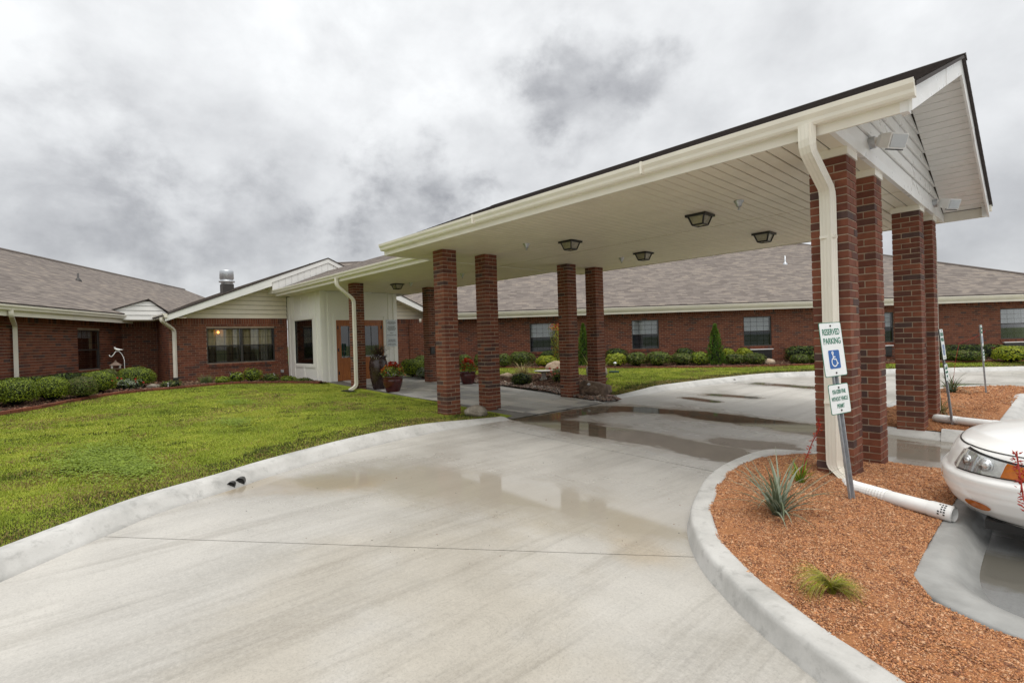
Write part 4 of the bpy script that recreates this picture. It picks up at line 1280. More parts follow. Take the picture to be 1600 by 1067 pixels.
# --- white vestibule
VX, VY0, VY1 = -8.34, .99, 3.79
vz0, vz1 = .12, SOF + .01
vw = (-10.65, -9.06, .80, 2.31)                      # side window
dy0, dy1, dz1 = 1.50, 3.24, 2.25                     # doors
m = MB()
m.box((GWX, VY0, vz0), (vw[0], VY0 + .12, vz1)); m.box((vw[1], VY0, vz0), (VX, VY0 + .12, vz1)); m.box((vw[0], VY0, vz0), (vw[1], VY0 + .12, vw[2])); m.box((vw[0], VY0, vw[3]), (vw[1], VY0 + .12, vz1))
vest = m.build('vestibule_wall', M_WHITE, bld)
m = MB(); m.box((GWX, VY1, vz0), (VX, VY1 - .12, vz1)); m.build('vestibule_wall', M_WHITE, bld)
m = MB(); m.box((VX - .12, VY0 + .121, vz0), (VX - .001, dy0, vz1)); m.box((VX - .12, dy1, vz0), (VX - .001, VY1 - .121, vz1)); m.box((VX - .12, dy0, dz1), (VX - .001, dy1, vz1)); m.build('vestibule_front', M_WHITE, bld)
# raised frames: stiles and rails on the side face
def raised(rects, axis, at, th, name='trim_board'):
    for (a, b, c, e) in rects:
        m = MB()
        if axis == 'y': m.box((a, at, c), (b, at - th, e))
        else: m.box((at, a, c), (at + th, b, e))
        m.build(name, M_WHITE, vest)
raised([(-8.52, VX + .012, .14, vz1), (-8.88, -8.70, .14, vz1), (vw[0] - .22, vw[0] - .02, .14, vz1), (-11.28, -11.1, .14, vz1),
        (-10.63, -8.9, vw[3] + .02, vw[3] + .16), (-10.63, -8.9, vw[2] - .12, vw[2] - .02), (-10.63, -8.9, .14, .26), (-9.92, -9.80, .262, vw[2] - .122), (-10.1, -9.98, vw[3] + .162, vz1 - .1), (-9.36, -9.24, vw[3] + .162, vz1 - .1),
        (-10.63, -8.9, vz1 - .10, vz1)], 'y', VY0, .022)
raised([(VY0, 1.12, .16, vz1), (1.22, 1.30, .16, vz1), (1.40, dy0 - .01, .2, dz1 + .12), (dy1 + .01, 3.36, .2, dz1 + .12), (3.44, 3.52, .16, vz1), (3.64, VY1, .16, vz1), (1.41, 3.33, dz1 + .125, dz1 + .22), (2.31, 2.43, dz1 + .225, vz1)], 'x', VX, .024)
m = MB()
for (a, b, c, e) in ((vw[0], vw[1], vw[2], vw[2] + .03), (vw[0], vw[1], vw[3] - .03, vw[3]), (vw[0], vw[0] + .03, vw[2] + .03, vw[3] - .03), (vw[1] - .03, vw[1], vw[2] + .03, vw[3] - .03)):
    m.box((a, VY0 + .01, c), (b, VY0 + .06, e))
vwin = m.build('window', M_BLACK, bld)
m = MB(); m.box((vw[0] + .03, VY0 + .03, vw[2] + .03), (vw[1] - .03, VY0 + .034, vw[3] - .03)); m.build('pane', M_GLASS_DOOR, vwin)
# interior shell of the vestibule
m = MB(); m.box((GWX + .05, VY0 + .16, .19), (VX - .16, VY1 - .16, .2)); m.build('vestibule_floor', simple('floor_tile', (.16, .12, .09), .5), bld)
m = MB(); m.box((GWX + .02, VY0 + .13, .2), (GWX + .05, VY1 - .13, SOF)); m.build('inner_wall', simple('tan_wall', (.07, .05, .032), .8), bld)
# doors
for k, (a, b) in enumerate(((dy0 + .045, (dy0 + dy1) / 2 - .004), ((dy0 + dy1) / 2 + .004, dy1 - .045))):
    st = .13; z0, z1 = .215, dz1 - .05; gl0 = .98
    m = MB(); X0, X1 = VX - .075, VX - .03
    m.box((X0, a, z0), (X1, a + st, z1)); m.box((X0, b - st, z0), (X1, b, z1)); m.box((X0, a + st, z1 - .15), (X1, b - st, z1)); m.box((X0, a + st, z0), (X1, b - st, z0 + .2)); m.box((X0, a + st, gl0 - .13), (X1, b - st, gl0))
    dr_ = m.build('door', M_WOOD, bld)
    m = MB(); m.box((X0 + .012, a + st, z0 + .2), (X1 - .016, b - st, gl0 - .13)); m.build('door_panel', M_WOOD, dr_)
    m = MB(); m.box((X0 + .02, a + st, gl0), (X0 + .026, b - st, z1 - .15)); m.build('pane', M_GLASS_DOOR, dr_)
    m = MB(); s_ = (a + st + b - st) / 2; m.box((X0 + .028, s_ - .008, gl0), (X0 + .036, s_ + .008, z1 - .15)); m.build('muntin', M_BLACK, dr_)
    hy = a + .012 if k == 0 else b - .012
    for hz in (.48, 1.25, 2.0):
        m = MB(); m.box((X1 + .001, hy - .03, hz - .055), (X1 + .02, hy + .03, hz + .055)); m.build('hinge', M_BLACK, dr_)
    py_ = b - .05 if k == 0 else a + .05
    m = MB(); m.tube([(X1, py_, 1.08), (X1 + .05, py_, 1.08), (X1 + .05, py_, 1.38), (X1, py_, 1.38)], .012, 8); m.build('handle', M_GALV, dr_)
m = MB(); X0, X1 = VX - .09, VX - .004
m.box((X0, dy0, .2), (X1, dy0 + .04, dz1)); m.box((X0, dy1 - .04, .2), (X1, dy1, dz1)); m.box((X0, dy0 + .04, dz1 - .045), (X1, dy1 - .04, dz1)); m.build('door_frame', M_WOOD, bld)
m = MB(); m.box((VX - .12, dy0, .15), (VX + .02, dy1, .208)); m.build('threshold', M_BRONZE, bld)
# air-conditioner sleeve under the third window of the right wing
def RP(s, dep, z): return Vector((*QR, 0)) + dr * s + nr_ * dep + Vector((0, 0, z))
m = MB(); m.obox(RP(-1.62, -.02, .28), nr_ * .06, dr * .90, Vector((0, 0, .42))); ac = m.build('air_conditioner', M_BRONZE, bld)
m = MB(); m.obox(RP(-1.66, -.02, .70), nr_ * .12, dr * .98, Vector((0, 0, .035))); m.build('ledge', M_WHITE2, ac)
for k in range(9):
    m = MB(); m.obox(RP(-1.60, .04, .31 + k * .043), nr_ * .012, dr * .86, Vector((0, 0, .018))); m.build('grille_slat', M_BLACK, ac)
for (s_, c_) in ((3.1, .30), (8.3, .30)):
    m = MB(); m.obox(RP(s_, .005, c_), nr_ * .05, dr * .9, Vector((0, 0, .40))); a2 = m.build('air_conditioner', M_BRONZE, bld)
    m = MB(); m.obox(RP(s_ - .04, .0, c_ + .41), nr_ * .1, dr * .98, Vector((0, 0, .035))); m.build('ledge', M_WHITE2, a2)
# roof vents and the kitchen exhaust
def roof_vent(x, y, z, h, label, r=.035, mt=None):
    t = thing('roof_vent', label, 'vent', (x, y, z), 0, 'vent pipes on the roofs')
    m = MB(); m.lathe([(r, -.15), (r, h), (r * .7, h), (r * .7, h - .04), (0, h - .04)], 12); m.build('pipe', mt or M_GALV, t, True)
    m = MB(); m.lathe([(r * 3.4, -.06), (r * 3.2, .02), (r * 1.4, .10), (r * 1.05, .12)], 14); m.build('flashing', mt or M_GALV, t, True)
def zl(x, y): return EZW + 2.94 / 6.8 * ((eo.x - x) * nl.x + (eo.y - y) * nl.y)
def zr(x, y): return EZW + RISE / RUN * ((ero.x - x) * nr_.x + (ero.y - y) * nr_.y)
roof_vent(-17.98, -4.55, zl(-17.98, -4.55), .30, 'small dark vent pipe on the left roof slope', .035, M_BRONZE)
roof_vent(-1.17, 21.34, zr(-1.17, 21.34), .42, 'thin metal vent pipe on the right roof seen under the canopy', .032)
ch = thing('exhaust_stack', 'galvanised exhaust stack on a dark base behind the left gable roof', 'chimney', (-14.2, -0.27, zgab(-0.27) - .05))
m = MB(); m.box((-.20, -.20, -.3), (.20, .20, .34)); m.build('base', M_BRONZE, ch)
m = MB(); m.lathe([(.21, .34), (.21, .40), (.28, .42), (.28, .47), (.22, .49), (.22, .53), (.25, .55), (.245, .84), (.23, .88), (.0, .90)], 20); m.build('hood', M_GALV, ch, True)

# ------------------------------------------------------------------ vegetation
_vt = nrs.rand(64, 64)
def vnoise(x, y, s=1., seed=0.):
    """smooth value noise, three octaves, about -1..1"""
    out = 0.; amp = 1.; tot = 0.
    for o_ in range(3):
        X = x * s * 1.1 * 2.1 ** o_ + seed * 7.3 + 100; Y = y * s * 1.1 * 2.1 ** o_ + seed * 3.1 + 100
        i, j = np.floor(X).astype(int), np.floor(Y).astype(int); fx, fy = X - i, Y - j
        fx = fx * fx * (3 - 2 * fx); fy = fy * fy * (3 - 2 * fy)
        g_ = lambda a, b: _vt[a % 64, b % 64]
        v = (g_(i, j) * (1 - fx) + g_(i + 1, j) * fx) * (1 - fy) + (g_(i, j + 1) * (1 - fx) + g_(i + 1, j + 1) * fx) * fy
        out = out + amp * (v * 2 - 1); tot += amp; amp *= .6
    return out / tot * 1.5
LWv = np.vectorize(LW)
def grass(name, poly, n, d0, kerbline, hmin, hmax, label):
    P = scatter(poly, n)
    dist = np.hypot(P[:, 0] - CAM.x, P[:, 1] - CAM.y)
    P = P[nrs.rand(len(P)) < np.minimum(1, (d0 / dist) ** 1.5)]
    x, y = P[:, 0], P[:, 1]; N = len(P)
    dist = np.hypot(x - CAM.x, y - CAM.y)
    z = LWv(x, y) - .004
    kd = polydist(x, y, kerbline)
    h = nrs.uniform(hmin, hmax, N) * (1 + .35 * vnoise(x, y, 2.2, 1))
    w = nrs.uniform(.0032, .0055, N) * np.clip(dist / 5, 1, 3.2)
    a = nrs.uniform(0, 2 * np.pi, N); t = nrs.uniform(.15, .9, N) * h
    b = a + nrs.uniform(-1.2, 1.2, N) + np.pi / 2
    V = np.zeros((N, 3, 3))
    V[:, 0] = np.column_stack([x - w * np.cos(a), y - w * np.sin(a), z]); V[:, 1] = np.column_stack([x + w * np.cos(a), y + w * np.sin(a), z]); V[:, 2] = np.column_stack([x + t * np.cos(b), y + t * np.sin(b), z + h])
    r = nrs.rand(N); pn = vnoise(x, y, 1.1, 3) + nrs.normal(0, .35, N)
    mi = np.where(pn > .55, 1, np.where(pn < -.45, 2, 0))
    mi = np.where((kd < .42 + .22 * vnoise(x, y, 2, 2) + .25 * nrs.rand(N)) & (r < .92), np.where(nrs.rand(N) < np.clip(.55 - kd, .10, .5), 3, 4), mi)
    br_ = vnoise(x, y, .9, 8)
    mi = np.where((br_ > .25) & (nrs.rand(N) < np.clip(br_, 0, .55)), 3, mi)
    mi = np.where((vnoise(x, y, 3.5, 11) < -.55) & (nrs.rand(N) < .6), 4, mi)
    mi = np.where(r > .96, 3, mi)
    o = np_mesh(name, V.reshape(-1, 3), np.arange(3 * N).reshape(-1, 3), [T_A, T_B, T_C, T_D, T_E], mi)
    return tag(o, label, 'grass', None, 'stuff')
T_A = leaf('turf_green', (.325, .38, .05), (.235, .295, .034), .6, .3, .9); T_B = leaf('turf_yellow', (.48, .48, .085), (.37, .39, .06), .6, .3, .9); T_C = leaf('turf_dark', (.20, .245, .03), (.14, .18, .02), .6, .3, .9); T_E = leaf('turf_olive', (.085, .105, .018), (.05, .065, .012), .6, .25, .9); T_D = leaf('turf_straw', (.33, .255, .10), (.20, .14, .055), .8, .2, .9)
vis_lawn = [p for p in offset_line(LKL, -.30) if p[1] > -7.4] + [(.95, .3), (.8, .62), (0, .78), (-1.2, .95), (-3.0, 1.0), (-5.4, .89), (-7.7, .84)] + [p for p in bedl[::-1] if p[1] > -8.2 and p[1] < .8] + [(-3.5, -8.6), (1.5, -8.4)]
grass('grass_blades', vis_lawn, 640000, 5.4, offset_line(LKL, -.30), .014, .030, 'short mown yellow green grass of the left lawn')
vis_far = [p for p in offset_line(FKL, -.30) if p[1] < 21 and p[1] > 3.9] + [p for p in bedr[::-1]] + [p for p in rocktop]
grass('grass_blades', vis_far, 170000, 9.0, offset_line(FKL, -.30), .03, .06, 'grass strip between the far kerb and the hedge bed')
# broad-leaf weed patches in the turf
wp = []
for (cx, cy, rx, ry, n) in ((.15, -5.30, 1.25, .50, 5200), (1.0, -5.05, .6, .25, 1600), (-1.6, -3.4, .6, .35, 1200), (-4.6, -2.6, .7, .4, 1200)):
    q = nrs.normal(0, .45, (n, 2)) * (rx, ry); wp.append(q + (cx, cy))
wp = np.vstack(wp); N = len(wp); zz = LWv(wp[:, 0], wp[:, 1]) + nrs.uniform(.028, .05, N)
a = nrs.uniform(0, 6.28, N); L = nrs.uniform(.010, .021, N)
V = np.zeros((N, 4, 3))
for k, (da, rr) in enumerate(((0, 1), (1.57, .6), (3.14, 1), (4.71, .6))):
    V[:, k] = np.column_stack([wp[:, 0] + L * rr * np.cos(a + da), wp[:, 1] + L * rr * np.sin(a + da), zz + nrs.uniform(-.004, .004, N)])
o = np_mesh('weed_patch', V.reshape(-1, 3), np.arange(4 * N).reshape(-1, 4), [leaf('weed_leaf', (.26, .35, .03), (.18, .26, .02))]); tag(o, 'low broad leaved weeds growing in the left lawn', 'weeds', None, 'stuff')

def leaves(N, c, rad, h, mats, wts, size, sq=2.0, lump=.10, fill=(.80, 1.03), seed=0, flat=0.):
    """leaf quads on a lumpy superellipsoid standing on c (base point)"""
    u = nrs.normal(0, 1, (N, 3)); u /= np.linalg.norm(u, axis=1)[:, None]
    u[:, 2] = np.where(u[:, 2] < -.55, -u[:, 2], u[:, 2])
    k = (np.abs(u) ** sq).sum(1) ** (-1 / sq)
    lum = 1 + lump * (np.sin(u[:, 0] * 7 + seed) * np.cos(u[:, 1] * 6 - seed) + .6 * np.sin(u[:, 2] * 9 + u[:, 0] * 5 + seed)) / 1.4
    r = k * lum * nrs.uniform(fill[0] ** 2, fill[1] ** 2, N) ** .5
    rx, ry = rad if isinstance(rad, tuple) else (rad, rad)
    p = u * r[:, None] * (rx, ry, h / 2) + (0, 0, h / 2)
    nrm = u / np.array([rx, ry, h / 2]); nrm /= np.linalg.norm(nrm, axis=1)[:, None]
    nrm = nrm + nrs.normal(0, .36, (N, 3)); nrm /= np.linalg.norm(nrm, axis=1)[:, None]
    t = np.cross(nrm, nrs.normal(0, 1, (N, 3))); t /= np.linalg.norm(t, axis=1)[:, None] + 1e-9
    b = np.cross(nrm, t)
    L = (nrs.uniform(.6, 1.25, N) * size)[:, None]
    V = np.stack([p - t * L, p + b * L * .5, p + t * L, p - b * L * .5], 1)
    mi = nrs.choice(len(mats), N, p=wts)
    return V.reshape(-1, 3), np.arange(4 * N).reshape(-1, 4), mi
PAL = {'green': ([G_BRIGHT, G_MID, G_DARK], [.42, .40, .18]), 'bronze': ([G_BROWN, G_MID, G_DARK], [.42, .34, .24]), 'dull': ([G_MID, G_BROWN, G_DARK], [.42, .23, .35]), 'dark': ([G_DARK, G_MID, G_DEEP], [.5, .25, .25]),
       'yellow': ([G_YEL, G_BRIGHT, G_MID], [.45, .35, .2]), 'conifer': ([G_CON, G_MID, G_DARK], [.55, .25, .2]), 'blue': ([G_BLUE, G_BLUE2, G_MID], [.5, .25, .25])}
def shrub(x, y, r, h, pal, label, n=2200, size=.03, sq=2.25, name='shrub', cat='shrub', rz=0, base=None, lump=.07, group='clipped shrubs'):
    z = (LW(x, y) if base is None else base) - .01
    t = thing(name, label, cat, (x, y, z), rz, group)
    mats, w = PAL[pal]
    V, F, mi = leaves(n, None, r, h, mats, w, size, sq, lump, seed=rnd.uniform(0, 9))
    np_mesh('foliage', V, F, mats, mi, t)
    rx, ry = r if isinstance(r, tuple) else (r, r)
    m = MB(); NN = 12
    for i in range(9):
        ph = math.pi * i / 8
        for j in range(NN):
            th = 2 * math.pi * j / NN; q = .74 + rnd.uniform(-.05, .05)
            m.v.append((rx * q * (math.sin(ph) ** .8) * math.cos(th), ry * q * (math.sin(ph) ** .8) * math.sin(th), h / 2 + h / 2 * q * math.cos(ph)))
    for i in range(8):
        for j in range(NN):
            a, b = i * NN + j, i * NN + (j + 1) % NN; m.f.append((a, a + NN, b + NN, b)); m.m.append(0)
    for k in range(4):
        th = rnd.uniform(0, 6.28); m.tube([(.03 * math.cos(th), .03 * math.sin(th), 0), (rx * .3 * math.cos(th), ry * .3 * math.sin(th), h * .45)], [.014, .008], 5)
    m.build('shade_core_branches', G_DEEP, t)  # near-black core paints the shade between leaves; a few branches share it
    return t
shrub(-6.94, -6.62, .36, .62, 'green', 'bright green round shrub cut off by the left edge of the photo', 4200, .018)
shrub(-7.12, -6.20, .40, .62, 'green', 'large bright green ball shrub, first full one from the left edge', 5600, .018)
shrub(-7.60, -5.62, .355, .58, 'green', 'bright green ball shrub second from the left edge', 5000, .018)
shrub(-7.66, -5.08, .315, .55, 'bronze', 'brownish green ball shrub between two bright green ones', 5000, .017)
shrub(-8.70, -4.70, .385, .60, 'green', 'bright green ball shrub right of the brownish one', 5000, .018)
shrub(-9.62, -4.42, .27, .60, 'bronze', 'small brownish shrub below the bird feeder lantern', 4500, .017)
shrub(-9.89, -3.79, .49, .62, 'green', 'wide bright green shrub in front of the white bird hook', 5400, .019)
for (s_, lab) in ((.6, 'low dark clipped hedge end under the left wall downspout'), (2.1, 'low dark clipped hedge piece below the brick wall left of the window')):
    c = Vector((*QL, 0)) + dl * s_ + nl * .50
    shrub(c.x, c.y, (.85, .30), .52, 'dark', lab, 3600, .032, 3.5, 'hedge', 'hedge', math.atan2(dl.y, dl.x), None, .06, 'low hedges')
RS = [(-7.89, 6.50, .25, .55, 'dull', 'dull green ball shrub behind the right flower pot'), (-7.50, 6.95, .22, .58, 'dull', 'small dull green shrub just right of the second flower pot'),
      (-6.95, 7.71, .26, .56, 'dull', 'dull green ball shrub seen between the second and third columns, left one'), (-6.81, 8.55, .53, .62, 'dull', 'wide dull green ball shrub behind the straw grass clump'),
      (-6.00, 9.26, .49, .46, 'yellow', 'yellow green spreading shrub behind the bird bath'), (-6.44, 9.82, .42, .62, 'dark', 'dark shrub against the wall below the left far window'),
      (-4.43, 11.7, .46, .68, 'dark', 'dark green shrub against the wall right of the boulder column'), (-3.79, 10.77, .40, .53, 'yellow', 'yellow leafed shrub beside the boulder column'),
      (-3.14, 11.19, .38, .57, 'dull', 'first dull green ball right of the yellow shrub'), (-2.53, 11.73, .46, .59, 'dull', 'second dull green ball right of the yellow shrub'),
      (-2.44, 13.6, .38, .66, 'dark', 'dark shrub behind the row between window and cone conifer'), (-2.04, 12.68, .46, .50, 'dull', 'third dull green ball right of the yellow shrub'),
      (-1.46, 12.94, .32, .54, 'green', 'bright green ball just left of the cone conifer'), (-1.19, 14.83, .24, .62, 'yellow', 'yellow green shrub peeking out right of the cone conifer'),
      (-.54, 13.94, .36, .45, 'dull', 'dark dull ball just right of the cone conifer'), (-.74, 15.28, .32, .62, 'yellow', 'yellow green shrub by the wall left of the air conditioner'),
      (.01, 14.37, .41, .47, 'dull', 'wide ball shrub in front of the air conditioner ledge'), (1.26, 15.52, .34, .40, 'dull', 'low round shrub in front of the square dark hedge'),
      (1.78, 15.89, .28, .40, 'dull', 'low round shrub half hidden by the downspout column'), (5.55, 19.66, .62, .46, 'dull', 'dull green shrub between the two far sign posts'),
      (6.86, 20.24, .58, .62, 'yellow', 'bright yellow green shrub under the far right window'), (4.2, 19.2, .4, .6, 'dark', 'dark shrub glimpsed between the two right columns')]
for (x, y, r, h, p, lab) in RS:
    shrub(x, y, r, h, p, lab, int(1500 + 2200 * r), .034, 2.4, group='shrubs along the far wing')
shrub(.95, 16.75, (.62, .30), .66, 'dark', 'square cut dark hedge right of the air conditioner', 2600, .034, 5, 'hedge', 'hedge', math.atan2(dr.y, dr.x), group='dark hedges by the far wall')
shrub(5.60, 21.15, (1.35, .32), .62, 'dark', 'long dark hedge behind the far sign posts', 4200, .036, 5, 'hedge', 'hedge', math.atan2(dr.y, dr.x), group='dark hedges by the far wall')
shrub(-7.70, 3.95, .44, .66, 'green', 'big green ball shrub right of the entrance notice', 3400, .03, group='shrubs beside the entrance')
shrub(-9.14, 5.38, .38, .58, 'dull', 'dull green shrub at the back of the entrance corner', 2200, .032, group='shrubs beside the entrance')
shrub(-6.90, 4.05, .36, .40, 'blue', 'loose pale blue green plant beside the dark column', 1500, .035, 2.0, lump=.3, group='shrubs beside the entrance')
shrub(-2.70, 4.55, .30, .36, 'dark', 'small dark rose bush at the front of the rock garden', 1500, .03, 2.0, lump=.25, group='rock garden shrubs')
def cone_tree(x, y, r, h, label, n=3600):
    t = thing('cone_conifer', label, 'conifer', (x, y, LW(x, y)), 0, 'cone shaped conifers')
    N = n; f = nrs.rand(N) ** 1.5; a = nrs.uniform(0, 2 * np.pi, N)
    R = r * (1 - f) ** .8 * (1 + .22 * np.sin(a * 4 + f * 17) + .16 * np.sin(a * 7 - f * 29)) * nrs.uniform(.7, 1.05, N) + .02
    p = np.column_stack([R * np.cos(a), R * np.sin(a), .05 + f * h * .96])
    d = np.column_stack([np.cos(a) * .6, np.sin(a) * .6, np.full(N, .9)]) + nrs.normal(0, .3, (N, 3)); d /= np.linalg.norm(d, axis=1)[:, None]
    sd = np.cross(d, nrs.normal(0, 1, (N, 3))); sd /= np.linalg.norm(sd, axis=1)[:, None]
    L = nrs.uniform(.03, .06, N)[:, None]
    V = np.stack([p - d * L * .5, p + sd * L * .3, p + d * L, p - sd * L * .3], 1)
    mats, w = PAL['conifer']
    np_mesh('crown', V.reshape(-1, 3), np.arange(4 * N).reshape(-1, 4), mats, nrs.choice(3, N, p=w), t)
    m = MB(); m.tube([(0, 0, -.05), (0, 0, h * .5), (0, 0, h * .95)], [.04, .025, .006], 7); m.lathe([(r * .55, .08), (r * .45, h * .25), (r * .2, h * .7), (.01, h * .85)], 10); m.build('trunk_shade_core', G_DEEP, t)  # trunk plus a near-black cone painting shade inside the crown
cone_tree(-1.10, 13.52, .34, 1.62, 'green cone shaped conifer in the far hedge bed')
cone_tree(-5.11, 10.41, .30, 1.74, 'cone conifer seen between the two columns by the boulder')
# nandina: airy upright shrub with orange tips
t = thing('nandina_shrub', 'tall airy shrub with yellow and orange leaves beside the far left window', 'shrub', (-5.62, 9.34, LW(-5.62, 9.34)))
m = MB()
for k in range(9):
    a = rnd.uniform(0, 6.28); m.tube([(.05 * math.cos(a), .05 * math.sin(a), 0), (.12 * math.cos(a), .12 * math.sin(a), .8), (.2 * math.cos(a), .2 * math.sin(a), 1.4)], [.01, .008, .004], 5)
m.build('stems', M_STEM, t)
N = 1300; f = nrs.uniform(.15, 1, N); a = nrs.uniform(0, 6.28, N); R = (.1 + .2 * f) * nrs.uniform(.3, 1.1, N)
p = np.column_stack([R * np.cos(a), R * np.sin(a), f * 1.72]); tt = nrs.normal(0, 1, (N, 3)); tt /= np.linalg.norm(tt, axis=1)[:, None]; b2 = np.cross(tt, nrs.normal(0, 1, (N, 3))); b2 /= np.linalg.norm(b2, axis=1)[:, None]; L = nrs.uniform(.02, .045, N)[:, None]
V = np.stack([p - tt * L, p + b2 * L * .35, p + tt * L, p - b2 * L * .35], 1)
np_mesh('foliage', V.reshape(-1, 3), np.arange(4 * N).reshape(-1, 4), [G_BROWN, G_YEL, P_ORANGE, G_MID], np.where(f > .85, nrs.choice(4, N, p=[.2, .2, .45, .15]), nrs.choice(4, N, p=[.3, .35, .03, .32])), t)

def strips(N, base_r, length, width, arch, up, mats, wts=None, seg=4, zoff=0., twist=0.0, spread=(0., 6.2832)):
    """N arching strap leaves from a common crown; returns V,F,mi"""
    a = nrs.uniform(spread[0], spread[1], N); L = nrs.uniform(length[0], length[1], N); w = nrs.uniform(width[0], width[1], N)
    el = nrs.uniform(up[0], up[1], N); ar = nrs.uniform(arch[0], arch[1], N)
    br = base_r * np.sqrt(nrs.rand(N)); ba = nrs.uniform(0, 6.28, N)
    p = np.column_stack([br * np.cos(ba), br * np.sin(ba), np.full(N, zoff)])
    d2 = np.column_stack([np.cos(a), np.sin(a)]); sd = np.column_stack([-np.sin(a), np.cos(a), np.zeros(N)])
    rows = []
    cur = p.copy(); ang = el.copy()
    for i in range(seg + 1):
        ww = w * (1 - (i / seg) ** 2 * .97)
        rows.append(cur - sd * ww[:, None]); rows.append(cur + sd * ww[:, None])
        st = L / seg
        cur = cur + np.column_stack([d2[:, 0] * np.cos(ang) * st, d2[:, 1] * np.cos(ang) * st, np.sin(ang) * st]); ang = ang - ar / seg
    V = np.stack(rows, 1); n = 2 * (seg + 1)
    F = []
    for i in range(seg):
        F.append(np.column_stack([np.arange(N) * n + 2 * i, np.arange(N) * n + 2 * i + 1, np.arange(N) * n + 2 * i + 3, np.arange(N) * n + 2 * i + 2]))
    F = np.stack(F, 1).reshape(-1, 4)
    mi = np.repeat(nrs.choice(len(mats), N, p=wts), seg)
    return V.reshape(-1, 3), F, mi
def flower_stalk(t, path, mats, n=34, part=.45):
    P = [Vector(p) for p in path]
    m = MB(); m.tube(P, [.004] * len(P), 5); st = m.build('flower_stalk', P_CORAL, t)
    N = n; V, F, MI = [], [], []
    tot = len(P) - 1
    m = MB()
    for k in range(N):
        f = 1 - part * rnd.random() ** 1.2
        i = min(int(f * tot), tot - 1); q = P[i].lerp(P[i + 1], f * tot - i)
        d = Vector((rnd.gauss(0, 1), rnd.gauss(0, 1), rnd.gauss(0, .5))).normalized()
        c = q + d * rnd.uniform(.008, .026)
        s_ = rnd.uniform(.006, .011)
        ax = Vector((rnd.gauss(0, 1), rnd.gauss(0, 1), rnd.gauss(0, 1))).normalized(); up_ = (d + Vector((0, 0, .4))).normalized(); x_ = up_.cross(ax).normalized(); y_ = up_.cross(x_)
        m.add([c + x_ * s_ * .5, c + y_ * s_ * .5, c - x_ * s_ * .5, c - y_ * s_ * .5, c + up_ * s_ * 2.0, c - up_ * s_], [(0, 1, 4), (1, 2, 4), (2, 3, 4), (3, 0, 4), (1, 0, 5), (2, 1, 5), (3, 2, 5), (0, 3, 5)], rnd.choice([0, 0, 1]))
    tag(m.build('red_buds', mats, st), kind='stuff')
yz = lambda x, y: H1(x, y)
t = thing('red_yucca', 'large grey green yucca with long arching leaves in the near gravel island', 'yucca', (6.66, -1.72, yz(6.66, -1.72)), 0, 'yuccas in the gravel')
V, F, mi = strips(72, .045, (.32, .60), (.006, .010), (.3, 1.5), (.45, 1.5), [G_BLUE, G_BLUE2], [.65, .35], 7); np_mesh('leaves', V, F, [G_BLUE, G_BLUE2], mi, t)
V, F, mi = strips(18, .04, (.5, .85), (.002, .004), (.2, .8), (.4, 1.2), [G_BLUE2], None, 6); np_mesh('dry_leaves', V, F, [G_BLUE2], mi, t)
t = thing('red_yucca', 'small bright green yucca with a red flower stalk against the downspout column', 'yucca', (6.49, -.72, yz(6.49, -.72)), 0, 'yuccas in the gravel')
V, F, mi = strips(34, .03, (.12, .26), (.006, .010), (.1, 1.0), (.6, 1.5), [G_BRIGHT, G_CON], [.5, .5], 5); np_mesh('leaves', V, F, [G_BRIGHT, G_CON], mi, t)
flower_stalk(t, [(0, 0, 0), (.06, -.04, .22), (.13, -.06, .40), (.19, -.07, .52), (.185, -.07, .62)], [P_CORAL, P_ORANGE], 70, .72)
t = thing('feather_grass', 'small drooping clump of yellow green feather grass in the near gravel', 'grass clump', (7.29, -2.72, yz(7.29, -2.72)))
FG = [G_BRIGHT, G_YEL, STRAW]
V, F, mi = strips(210, .02, (.17, .32), (.0009, .0015), (2.2, 3.4), (1.1, 1.6), FG, [.3, .35, .35], 10, spread=(3.0, 4.6)); V2, F2, mi2 = strips(190, .02, (.13, .25), (.0009, .0015), (2.0, 3.3), (1.0, 1.6), FG, [.3, .35, .35], 10, spread=(-.4, 1.5))
np_mesh('blades', np.vstack([V, V2]), np.vstack([F, F2 + len(V)]), [G_BRIGHT, G_YEL, STRAW], np.concatenate([mi, mi2]), t)
t = thing('red_yucca', 'yucca with a tall bent flower stalk between the far sign posts', 'yucca', (6.50, 8.6, H2(6.5, 8.6)), 0, 'yuccas in the gravel')
V, F, mi = strips(55, .06, (.30, .60), (.008, .014), (.3, 1.6), (.4, 1.4), [G_BLUE, G_DARK], [.6, .4], 6); np_mesh('leaves', V, F, [G_BLUE, G_DARK], mi, t)
flower_stalk(t, [(0, 0, 0), (.05, .03, .6), (.12, .08, 1.05), (.35, .25, 1.16), (.52, .4, 1.30)], [P_CORAL, P_RED], 26, .3)
t = thing('yucca_clump', 'dry straw coloured yucca clump behind the outer right column', 'yucca', (6.72, 5.25, H2(6.72, 5.25)), 0, 'yuccas in the gravel')
V, F, mi = strips(60, .06, (.28, .5), (.005, .009), (.6, 1.9), (.3, 1.3), [STRAW, G_BROWN, G_BLUE], [.5, .3, .2], 6); np_mesh('leaves', V, F, [STRAW, G_BROWN, G_BLUE], mi, t)
t = thing('red_yucca', 'red flower stalk in front of the white car at the right edge', 'yucca', (8.16, -2.52, yz(8.10, -2.52)), 0, 'yuccas in the gravel')
V, F, mi = strips(14, .04, (.10, .2), (.006, .010), (.3, 1.2), (.7, 1.4), [G_BLUE, G_BLUE2], [.6, .4], 6); np_mesh('leaves', V, F, [G_BLUE, G_BLUE2], mi, t)
flower_stalk(t, [(0, 0, 0), (-.06, .3, .3), (-.15, .65, .50), (-.18, .77, .74)], [P_CORAL, P_RED], 80, .42)
